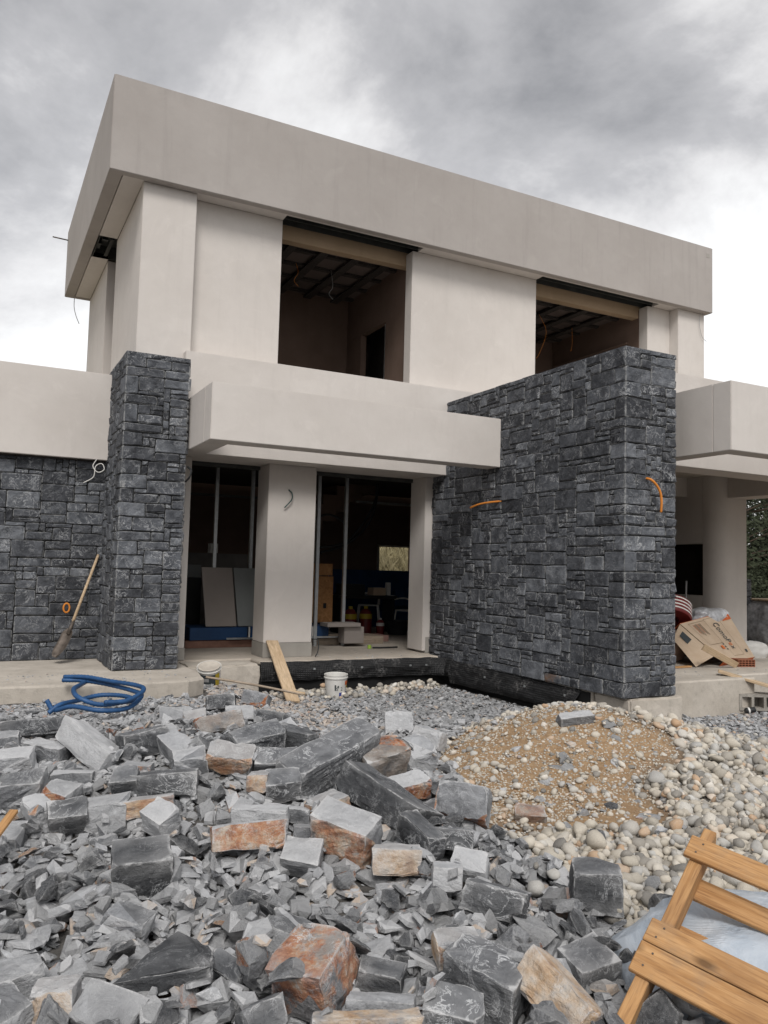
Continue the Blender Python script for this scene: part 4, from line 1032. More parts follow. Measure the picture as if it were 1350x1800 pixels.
for k in range(3): rect('printed_dot', .39-k*.0, .415, .62+k*.06, .65+k*.06, INKDARK)
rect('printed_stamp', .30, .36, .66, .74, INKORANGE); rect('recycling_mark', .84, .89, .82, .88, INKDARK)
rect('printed_panel', .45, .78, .14, .42, INKDARK, rect_side, .01)
# brick, offcuts, block
def hollow_brick(name, loc, rz, L, W, H_, nxh, nyh, mat, wall, label, cat):
    """extruded block with real openings on its front end face (-Y)."""
    t = empty(name, loc, label, cat); rotz(t, rz); bm = bmesh.new()
    xs_ = [0]; 
    cwid = (L-wall*(nxh+1))/nxh; chei = (H_-wall*(nyh+1))/nyh
    for i in range(nxh+1): add_box(bm, i*(cwid+wall), i*(cwid+wall)+wall, 0, W, 0, H_)
    for j in range(nyh+1):
        for i in range(nxh): add_box(bm, i*(cwid+wall)+wall, (i+1)*(cwid+wall), .001, W-.001, j*(chei+wall)+.0005*(j == 0), j*(chei+wall)+wall-.0005*(j == nyh))
    bm_out('body', bm, mat, t, False)
    b = box('core_shadow', .004, L-.004, W*.7, W*.72, .004, H_-.004, mat, t, 0, False)
    return t
hollow_brick('hollow_brick', (9.06, 7.28, .002), R_(-18), .24, .20, .095, 5, 3, TERRACOTTA, .009, 'small terracotta hollow brick on the terrace under the cardboard box', 'brick')
hollow_brick('concrete_block', (8.10, 6.50, -.375), R_(-28), .46, .22, .19, 3, 1, BLOCKGREY, .032, 'grey hollow concrete block lying against the terrace step', 'concrete block')
plank((8.34, 7.24, .29), (8.98, 7.26, .035), .085, .03, PLANKWOOD, 'short timber offcut leaning on the front of the cardboard box', seed=12, wvec=(0, -.35, .9), name='wood_offcut', cat='wood offcut')
plank((6.9, 7.3, .004), (8.35, 7.45, .004), .06, .02, PALLETWOOD, 'thin orange batten lying flat on the terrace behind the tall wall', seed=14, name='batten', cat='batten')
cr_ = lathe('hose_roll', [(.12, -.13), (.27, -.13), (.285, -.11), (.285, .11), (.27, .13), (.12, .13), (.12, -.13)], REDPL, None, 36)
cr_.data.materials.append(WHITEPL)
cr_.location = (8.86, 8.25, .66); cr_.rotation_euler = (R_(-12), R_(34), R_(20)); tag(cr_, 'roll of red and white striped sheeting behind the cardboard box', 'roll')
for k in range(4):
    z = -.085+k*.055; q = lathe('white_stripe', [(.2862, z), (.2862, z+.02)], WHITEPL, None, 36); q.parent = cr_
CLEAR = mat_simple('grey_clear_plastic', (.42, .43, .45), .3, .4, 14, 0, .6, .3)
o = bag('plastic_sheet', (9.75, 8.35, .55), .42, .22, .16, CLEAR, 9, .1, az=R_(20)); tag(o, 'crumpled clear grey plastic on top of the goods behind the cardboard box', 'plastic sheet')
o = bag('white_sack', (10.35, 8.15, .10), .28, .16, .13, WHITEPL, 12, .08, az=R_(-30)); tag(o, 'small white sack between the cardboard box and the terrace column', 'sack')
o = bag('brown_sack', (8.55, 8.15, .22), .38, .3, .25, mat_simple('brown_paper', (.30, .20, .15), .8, .3, 6), 15, .08, az=R_(10)); tag(o, 'brown paper sack hidden behind the red striped roll', 'sack')
ibox('goods_crate', (8.9, 10.0, 8.45, 8.95, .003, .46), CARDBROWN, 'dark crate carrying the plastic behind the cardboard box', 'crate')
o = tube('broom_handle', [(9.98, 9.0, .46), (10.06, 9.05, 1.10)], .014, GREYWIRE, None, 8, curve=False); tag(o, 'thin grey handle standing behind the red striped roll', 'handle')
o = empty('drink_can', (7.92, 6.28, -.335), 'crushed dark drink can with a pale band, in the gravel by the concrete block', 'can', rot=(R_(80), R_(8), R_(60)))
lathe('can_body', [(0, 0), (.027, 0), (.033, .008), (.033, .105), (.027, .115), (.025, .112), (0, .112)], BLACKPL, o, 18); lathe('can_band', [(.0335, .03), (.0335, .05)], WHITEPL, o, 18)
# low slate pier and wrapped pallets beyond the terrace
fp = empty('stone_wall', (12.8, 10.3, 0), 'end of a low slate wall far right, beyond the terrace column', 'stone wall')
r_ = random.Random(8); lst = []
pa, nxl, nyl = pack(.9, 1.15, r_)
for rc in pa:
    V, F, E = [], [], []; stone_face(V, F, E, (Vector((12.58, 10.0, 0)), Vector((.22/.9*1, .0, 0)), Vector((0, 0, 1)), Vector((0, -1, 0))), rc, 3, nxl, nyl, .9, 1.15, r_) if False else None
pa, nxl, nyl = pack(.25, 1.15, r_)
for rc in pa:
    V, F, E = [], [], []; stone_face(V, F, E, (Vector((12.55, 10.0, 0)), Vector((1, 0, 0)), Vector((0, 0, 1)), Vector((0, -1, 0))), rc, 3, nxl, nyl, .25, 1.15, r_); lst.append((V, F, E, score(V)))
pb, nxl, nyl = pack(3.0, 1.15, r_)
for rc in pb:
    V, F, E = [], [], []; stone_face(V, F, E, (Vector((12.55, 10.0, 0)), Vector((0, 1, 0)), Vector((0, 0, 1)), Vector((-1, 0, 0))), rc, 5, nxl, nyl, 3.0, 1.15, r_); lst.append((V, [f[::-1] for f in F], E, score(V)*.3))
emit_stones(fp, lst, 80); box('wall_core', 12.56, 12.79, 10.01, 13.0, 0, 1.14, JOINT, fp, 0)
for k, (x, y) in enumerate(((13.25, 9.85), (14.4, 9.5), (15.6, 10.4))):
    wp = empty('wrapped_pallet', (x, y, -.1), ('nearest', 'second', 'furthest')[k]+' pallet of stone slabs wrapped in shiny grey plastic, right of the low slate pier', 'wrapped pallet', 'wrapped pallets beyond the terrace')
    w_ = bag('wrapped_load', (x, y, .34), .62, .5, .42, CLEAR, 20+k, .12); w_.parent = wp; w_.matrix_parent_inverse = wp.matrix_basis.inverted()
    box('load_board', x-.5, x+.5, y-.4, y+.4, .765, .79, PLANKWOOD, wp, .003)
    V, F = textmesh('une', .17); VV = [(x-.42+vx, y-.56, .33+vy) for vx, vy, vz in V]; 
    mesh('printed_word', VV, F, INKBLUE, wp)
    V, F = tube_geo([(x-.52+.06*math.cos(a), y-.545, .40+.06*math.sin(a)) for a in [i*math.pi/8 for i in range(17)]], .014, 6, cap=False); mesh('printed_ring', V, F, INKBLUE, wp)

# ---------------------------------------------------------------- trees beyond the terrace
def mat_leaf(name, c0, c1):
    m = M(name); v = m.coord('World'); a = m.noise(v, 1.4, 4, .6); b = m.noise(v, 12, 2, .5)
    m.base(m.mix(m.math('ADD', m.math('MULTIPLY', a, .6), m.math('MULTIPLY', b, .4)), c0, c1)); m.rough(.8); return m.m
LEAF = mat_leaf('dark_needles', (.012, .018, .009), (.055, .065, .034)); BARK = mat_simple('bark', (.09, .07, .055), .95, .3, 9, 0, .1, .5)
def tree(x, y, z, h, wd, seed, label):
    r = random.Random(seed); t = empty('conifer_tree', (x, y, z), label, 'tree', 'dark conifers beyond the terrace')
    tp = [(0, 0, 0), (r.uniform(-.1, .1), r.uniform(-.1, .1), h*.4), (r.uniform(-.2, .2), r.uniform(-.2, .2), h*.95)]
    V, F = tube_geo(catmull(tp, 6), [h*.022*(1-.07*i) for i in range(13)], 8)
    for k in range(22):
        a = r.uniform(0, 6.28); zz_ = r.uniform(.12, .85)*h; l = wd*.5*(1-(zz_/h)*.75)
        V, F = tube_geo([(0, 0, zz_), (math.cos(a)*l*.6, math.sin(a)*l*.6, zz_+l*.15), (math.cos(a)*l, math.sin(a)*l, zz_+l*.35)], [h*.006, h*.004, h*.002], 5, V, F)
    mesh('trunk', V, F, BARK, t, False)
    V = []; F = []; cl = []
    for k in range(210):
        zz_ = (.05+.93*r.random()**1.2)*h; rad = wd*.5*(1-(zz_/h)**1.6*.85)*r.uniform(.35, 1.05); a = r.uniform(0, 6.28)
        cl.append((math.cos(a)*rad, math.sin(a)*rad, zz_, r.uniform(.25, .6)))
    for (cx_, cy_, cz_, cr__) in cl:
        for q in range(46):
            d = Vector((r.gauss(0, 1), r.gauss(0, 1), r.gauss(0, .7))).normalized()*cr__*r.uniform(.4, 1)
            p = Vector((cx_, cy_, cz_))+d; a = Vector((r.uniform(-1, 1), r.uniform(-1, 1), r.uniform(-.6, .6))).normalized()*r.uniform(.05, .12); b_ = a.orthogonal().normalized()*r.uniform(.02, .045)
            k = len(V); V += [p-a-b_, p+a*.3-b_*1.3, p+a, p-a*.2+b_]; F.append((k, k+1, k+2, k+3))
    mesh('crown', V, F, LEAF, t, False)
LBL = ['tallest dark conifer seen past the terrace column', 'dark conifer at the right edge behind the wrapped pallets', 'broad dark conifer further back right', 'dark conifer half hidden by the terrace column', 'far dark conifer at the very right']
for k, (x, y, h, wd) in enumerate(((27, 21.5, 8.6, 5.2), (30.5, 22, 8.0, 5.6), (28.5, 24.5, 8.8, 5.6), (24.5, 20.5, 7.0, 4.6), (33, 25, 8.6, 5.6))):
    tree(x, y, terrain(x, y)+bank(x, y)-.05, h, wd, 40+k, LBL[k])
# bushy hedge line further off, closes the view at ground level
V = []; F = []
for k in range(16000):
    x = rng.uniform(22, 42); y = 24+(x-20)*.12+rng.gauss(0, 1.2); z = terrain(x, y)+bank(x, y)+abs(rng.gauss(0, 2.3)); p = Vector((x, y, z))
    a = Vector((rng.uniform(-1, 1), rng.uniform(-1, 1), rng.uniform(-1, 1))).normalized()*rng.uniform(.08, .2); b_ = a.orthogonal().normalized()*rng.uniform(.04, .08); k0 = len(V)
    V += [p-a-b_, p+a*.3-b_*1.3, p+a, p-a*.2+b_]; F.append((k0, k0+1, k0+2, k0+3))
tag(mesh('far_thicket', V, F, LEAF), kind='stuff')

# ================================================================ RUBBLE
cell = .02; GX0, GY0 = -1.6, .6; GNX, GNY = int(10.4/cell), int(9.6/cell)
hg = np.zeros((GNX, GNY)); 
for i in range(GNX):
    for j in range(0, GNY):
        if i % 3 == 0 and j % 3 == 0:
            hg[i:i+3, j:j+3] = terrain(GX0+(i+1)*cell, GY0+(j+1)*cell)
h0 = hg.copy()
def ix(x, y): return int((x-GX0)/cell), int((y-GY0)/cell)
def settle(x, y, r, q=.75, clampn=.75):
    """fit a plane to the pile under the footprint; returns rest height and normal."""
    i, j = ix(x, y); k = max(1, int(r/cell)); i = min(max(i, k), GNX-k-2); j = min(max(j, k), GNY-k-2)
    P_ = hg[i-k:i+k+1, j-k:j+k+1]; n = 2*k+1; ax_ = (np.arange(n)-k)*cell; s2 = n*(ax_**2).sum()
    b = (P_*ax_[:, None]).sum()/s2; c = (P_*ax_[None, :]).sum()/s2
    m = math.hypot(b, c)
    if m > clampn: b *= clampn/m; c *= clampn/m
    res = P_-b*ax_[:, None]-c*ax_[None, :]
    z = np.partition(res.ravel(), int(q*(n*n-1)))[int(q*(n*n-1))]
    return float(z), Vector((-b, -c, 1)).normalized(), (i, j, k, b, c)
def stamp(info, top, r, fall=.85):
    i, j, k, b, c = info; n = 2*k+1; ax_ = (np.arange(n)-k)*cell
    pl_ = top+b*ax_[:, None]+c*ax_[None, :]; d = np.hypot(ax_[:, None], ax_[None, :])
    msk = d <= r*fall
    sub = hg[i-k:i+k+1, j-k:j+k+1]; sub[msk] = np.maximum(sub[msk], pl_[msk])
def inview(x, y, z=-.25, m=260):
    v = Vector((x, y, z))-CAM; d = v.dot(cf)
    if d < 1.2: return False
    px = 675+FPX*v.dot(cr)/d; py = 900-FPX*v.dot(cu)/d
    return -m < px < 1350+m and py < 1800+m*1.2
def free(x, y, r=.0):
    """off the slabs and walls."""
    if y > 8.28-r and x < 2.30+r: return False
    if x < 3.3 and y > 9.5-r: return False
    if y > 9.52-r: return False
    if x > 5.86-r and y > 6.60-r and x < 6.75: return False
    if x > 5.95-r and x < 6.78+r and y > 6.05-r: return False
    if x > 6.7-r and y > 6.46-r: return False
    return True
def poly_in(x, y, P_):
    c = False; j = len(P_)-1
    for i in range(len(P_)):
        if (P_[i][1] > y) != (P_[j][1] > y) and x < (P_[j][0]-P_[i][0])*(y-P_[i][1])/(P_[j][1]-P_[i][1])+P_[i][0]: c = not c
        j = i
    return c
PEB = [(3.55, 5.75), (3.18, 5.10), (2.86, 4.3), (2.62, 3.55), (2.55, 3.0), (2.38, 2.5), (2.9, 1.6), (4.6, 1.5), (9.2, 4.0), (9.2, 4.9), (7.4, 4.95), (6.2, 5.5), (5.4, 6.2), (4.4, 6.3)]
def pebzone(x, y): 
    q = noise.noise_vector(Vector((x*2.2, y*2.2, 5)))*.22
    return poly_in(x+q.x, y+q.y, PEB)
def rotm(n, az, tilt=0., tdir=0.):
    """frame with z=n (perturbed), x turned by az."""
    z = n.copy()
    if tilt: z = (z+Vector((math.cos(tdir), math.sin(tdir), 0))*tilt).normalized()
    x = Vector((math.cos(az), math.sin(az), 0)); x = (x-z*x.dot(z)).normalized(); y = z.cross(x)
    return Matrix((x, y, z)).transposed()
# ---- prototypes
def hull(pts):
    bm = bmesh.new(); vs_ = [bm.verts.new(p) for p in pts]
    r = bmesh.ops.convex_hull(bm, input=vs_)
    bmesh.ops.delete(bm, geom=[v for v in bm.verts if not v.link_faces], context='VERTS')
    bmesh.ops.dissolve_limit(bm, angle_limit=R_(5), verts=bm.verts[:], edges=bm.edges[:])
    bmesh.ops.recalc_face_normals(bm, faces=bm.faces[:]); return bm
def shard_proto(r):
    """broken slate flake: irregular polygon of varying thickness; unit radius."""
    n = r.randint(4, 7); a0 = r.uniform(0, 6.28); asp = r.uniform(.45, .9); t = r.uniform(.12, .38); V = []; wx, wy = r.uniform(-.35, .35)*t, r.uniform(-.35, .35)*t
    for k in range(n):
        a = a0+2*math.pi*(k+r.uniform(-.3, .3))/n; rr = r.uniform(.72, 1.05); x, y = math.cos(a)*rr, math.sin(a)*rr*asp
        th = t*(1+x*r.uniform(.2, .6)*(1 if r.random() < .8 else -1)); V.append((x, y, -t*.5)); s = r.uniform(.70, .97)
        V.append((x*s, y*s, -t*.5+max(.07, th)))
    if r.random() < .6: V.append((r.uniform(-.3, .3), r.uniform(-.2, .2)*asp, t*r.uniform(.5, .85)))
    return hull(V)
def chunk_proto(r):
    V = []
    for k in range(r.randint(9, 13)):
        v = Vector((r.gauss(0, 1), r.gauss(0, 1), r.gauss(0, 1))).normalized(); V.append((v.x, v.y*r.uniform(.6, .85), v.z*r.uniform(.4, .65)))
    return hull(V)
def as_np(bm):
    V = np.array([v.co[:] for v in bm.verts]); F = [[v.index for v in f.verts] for f in bm.faces]
    bm.verts.index_update(); F = [[v.index for v in f.verts] for f in bm.faces]
    N = [f.normal.copy() for f in bm.faces]; bm.free(); return V, F, N
pr_ = random.Random(77)
SH = [as_np(shard_proto(pr_)) for _ in range(52)]+[as_np(chunk_proto(pr_)) for _ in range(8)]
def ico(sub, r, amp):
    bm = bmesh.new(); bmesh.ops.create_icosphere(bm, subdivisions=sub, radius=1)
    o_ = Vector((r.uniform(0, 50), 0, 0)); 
    for v in bm.verts: v.co *= 1+amp*noise.noise(v.co*1.1+o_)+amp*.3*noise.noise(v.co*2.6+o_)
    return as_np(bm)
PB2 = [ico(2, pr_, .32) for _ in range(14)]; PB1 = [ico(1, pr_, .3) for _ in range(8)]
def joined(name, items, mat, attrs, smooth=False):
    """items: (proto, 3x3 numpy, loc, dict of attr -> per-face list or value)."""
    Vs = []; idx = []; cnt = []; A = {a: [] for a in attrs}; k = 0
    for (V, F, N), Mx, loc, at in items:
        Vs.append(V @ Mx.T+loc)
        for f in F: idx.extend([q+k for q in f]); cnt.append(len(f))
        for a in attrs:
            v = at.get(a, 0.); A[a].extend(v if isinstance(v, list) else [v]*len(F))
        k += len(V)
    Vs = np.concatenate(Vs); me = bpy.data.meshes.new(name)
    me.vertices.add(len(Vs)); me.vertices.foreach_set('co', Vs.ravel()); me.loops.add(len(idx)); me.loops.foreach_set('vertex_index', idx)
    me.polygons.add(len(cnt)); st_ = np.concatenate(([0], np.cumsum(cnt)[:-1])); me.polygons.foreach_set('loop_start', st_.astype(int)); me.update(calc_edges=True)
    (me.shade_smooth if smooth else me.shade_flat)()
    for a in attrs: t = me.attributes.new(a, 'FLOAT', 'FACE'); t.data.foreach_set('value', A[a])
    o = link(name, me, mat, None, True, False); o['kind'] = 'stuff'; return o
SA = ['rnd', 'tone', 'pale', 'rust', 'tan', 'vein']
def shard_attrs(r, F, small=True, N=None):
    t = r.choice((.30, .45, .62, .8, .95, 1.1, 1.25, 1.4)); at = {'rnd': r.random(), 'tone': [t*r.uniform(.78, 1.12) for _ in F], 'vein': 1. if r.random() < .18 else .15}
    at['pale'] = [(.9 if q < .30 else (.45 if q < .55 else .1)) for q in [r.random() for _ in F]] if r.random() < .6 else .12
    if r.random() < .03: at['rust'] = [1. if r.random() < .5 else 0. for _ in F]
    if r.random() < .07: at['tan'] = [1. if r.random() < .5 else .2 for _ in F]
    return at
# ---- base layers of small slate flakes
def zone_size(x, y, r):
    d = math.hypot(x, y)
    if x > 6.7 and y > 5: return r.uniform(.02, .055)
    if y > 7.4: return r.uniform(.018, .05)
    if y > 5.8: return r.uniform(.02, .06)*(1.3 if r.random() < .15 else 1)
    s = r.choice((.018, .024, .03, .036, .045, .055, .068)) * (1+.15*(5.5-y)/3.5)
    return s*r.uniform(.8, 1.2)*(1.22 if y < 3.8 else 1)
small = []; R2 = random.Random(101)
area_items = 0
def drop(proto, s, x, y, r, tilt, q=.7, sink=.25, flatscale=1.):
    z, n, info = settle(x, y, s*.8, q)
    Rm = rotm(n, r.uniform(0, 6.28), abs(r.gauss(0, tilt)), r.uniform(0, 6.28)); V = proto[0]
    th = float(V[:, 2].max()-V[:, 2].min())*s*flatscale; zc = z+th*.5-th*sink
    Mx = np.array(Rm) @ np.diag((s, s, s*flatscale)); stamp(info, z+th*(1-sink)*.9, s*.8)
    return Mx, np.array((x, y, zc)), Rm
N_small = 0
tries = 0
while N_small < 26000 and tries < 110000:
    tries += 1
    y = R2.random()**.8*8.6+.9; x = R2.uniform(-1.2, 8.8)
    if not free(x, y, .03) or not inview(x, y): continue
    pz = pebzone(x, y)
    if pz and R2.random() > .035: continue
    if 3.3 < y < 8.2 and x < 3.0 and R2.random() < .0: continue
    s = zone_size(x, y, R2)
    if y < 3.4 and s < .03 and R2.random() < .4: continue
    p = SH[R2.randrange(len(SH))]; Mx, loc, _ = drop(p, s, x, y, R2, .2)
    at = shard_attrs(R2, p[1])
    if x > 3.9 and y > 6.6: at['tone'] = R2.choice((.3, .45, .6, .8, 1.)); at['pale'] = .1 if R2.random() < .85 else .8
    if 2.2 < x < 3.7 and 7.0 < y < 9.4 and R2.random() < .6: at['tan'] = R2.uniform(.6, 1.); at['tone'] = 1.2
    small.append((p, Mx, loc, at)); N_small += 1
# ---- pebbles: sand mound sparse, its flanks and foot dense
peb = []; R3 = random.Random(202); tries = 0; ind_peb = []
while len(peb) < 15500 and tries < 90000:
    tries += 1
    x = R3.uniform(2.2, 9.0); y = R3.uniform(1.5, 6.4)
    if not free(x, y, .03) or not inview(x, y): continue
    if not pebzone(x, y):
        if not (R3.random() < .012): continue
    sm = sandmask(x, y)
    if R3.random() < sm*.72: continue
    s = R3.choice((.007, .009, .011, .013, .016, .02, .03)) if sm > .45 else R3.choice((.014, .018, .022, .026, .030, .036, .042))
    s *= R3.uniform(.85, 1.2)
    big = R3.random() < .045 and sm < .6
    if big: s = R3.uniform(.045, .066)
    p = (PB2 if s > .026 else PB1)[R3.randrange(14 if s > .026 else 8)]
    z, n, info = settle(x, y, s*.8, .6); fl = R3.uniform(.42, .74); asp = R3.uniform(.62, .92)
    Rm = rotm(n, R3.uniform(0, 6.28), abs(R3.gauss(0, .25)), R3.uniform(0, 6.28)); sink = R3.uniform(.30, .6) if sm > .4 else .25
    zc = z+s*fl*(1-sink); stamp(info, z+s*fl*2*(1-sink)*.8, s*.8)
    peb.append((p, np.array(Rm) @ np.diag((s, s*asp, s*fl)), np.array((x, y, zc)), {'rnd': R3.random()}, s))
# fine gravel bedded in the sand
fine = 0
while fine < 7000:
    x = R3.uniform(2.8, 5.6); y = R3.uniform(3.9, 6.4)
    if not free(x, y, .03) or R3.random() > sandmask(x, y): fine += .2; continue
    i, j = ix(x, y); s = R3.uniform(.004, .011); p = PB1[R3.randrange(8)]; z = h0[i, j]
    if hg[i, j] > z+.03: continue
    fine += 1; z = float(terrain(x, y))+.018*noise.noise(Vector((x*4, y*4, 0)))
    peb.append((p, np.diag((s, s*.8, s*.6)), np.array((x, y, z+s*.1)), {'rnd': R3.uniform(.16, .55) if R3.random() < .85 else R3.random()}, s))
# pebbles at the foot of the membrane and by the bucket
for k in range(330):
    x = R3.uniform(3.3, 5.6); y = R3.uniform(8.85, 9.42) if x < 4.9 else R3.uniform(9.1, 9.4)
    if y < 9.05 and R3.random() < .7: continue
    s = R3.uniform(.02, .05); p = PB2[R3.randrange(14)]; z, n, info = settle(x, y, s*.8, .6)
    zc = z+s*.5; stamp(info, z+s*.8, s*.8); peb.append((p, np.array(rotm(n, R3.uniform(0, 6.28))) @ np.diag((s, s*.8, s*.62)), np.array((x, y, zc)), {'rnd': R3.random()}, s))
# sandy chips over the left part in front of the slab
def pxsize(s, loc): return s/(Vector(loc)-CAM).length
peb.sort(key=lambda t: -pxsize(t[4], t[2]))
vis = [t for t in peb if inview(t[2][0], t[2][1], t[2][2], 0)]; ind = vis[:300]; ids = set(id(t) for t in ind)
joined('pebbles', [t[:4] for t in peb if id(t) not in ids], PEBBLE, ['rnd'], True)
# individual pebbles share the prototype meshes
PM = []
for k, (V, F, N) in enumerate(PB2):
    me = bpy.data.meshes.new('pebble'); me.from_pydata(V.tolist(), [], F); me.shade_smooth(); me.materials.append(PEBBLE); PM.append(me)
    t = me.attributes.new('rnd', 'FLOAT', 'FACE'); t.data.foreach_set('value', [0.]*len(F))
def place(name, me, Mx, loc):
    o = bpy.data.objects.new(name, me); col.objects.link(o)
    A = Matrix([[float(Mx[i][j]) for j in range(3)]+[float(loc[i])] for i in range(3)]+[[0, 0, 0, 1]]); o.matrix_world = A; return o
PIDX = {id(p): k for k, p in enumerate(PB2)}
PCOL = [(.09, 'dark grey'), (.24, 'brownish grey'), (.62, 'beige'), (.80, 'grey'), (.92, 'cream'), (.98, 'orange brown'), (1.01, 'whitish')]
def nearword(x, y):
    if y < 2.9: return 'just above the pallet'
    if x > 1.25*y+.9: return 'near the right edge'
    if y < 3.7: return 'on the flat below the sand mound'
    if y < 4.5: return 'low on the front of the sand mound'
    if x-y > -.1: return 'on the right shoulder of the sand mound'
    return 'high on the sand mound'
for (p, Mx, loc, at, s) in ind:
    k = PIDX.get(id(p), 0); o = place('pebble', PM[k], Mx, loc); x, y = loc[0], loc[1]; sh_ = R3.random(); o['shade'] = sh_
    big_ = 'very large' if s > .07 else ('large' if s > .052 else ('medium' if s > .042 else 'small'))
    cn = [n_ for t_, n_ in PCOL if sh_ < t_][0]; lo = Mx[:, 1]; asp = float(np.linalg.norm(Mx[:, 1])/np.linalg.norm(Mx[:, 0]))
    shape = 'flat' if np.linalg.norm(Mx[:, 2])/s < .64 else ('egg shaped' if asp < .76 else 'round')
    tag(o, f'{big_} {shape} {cn} pebble {nearword(x, y)}', 'pebble', 'river pebbles on and below the sand mound')
small_ind = small
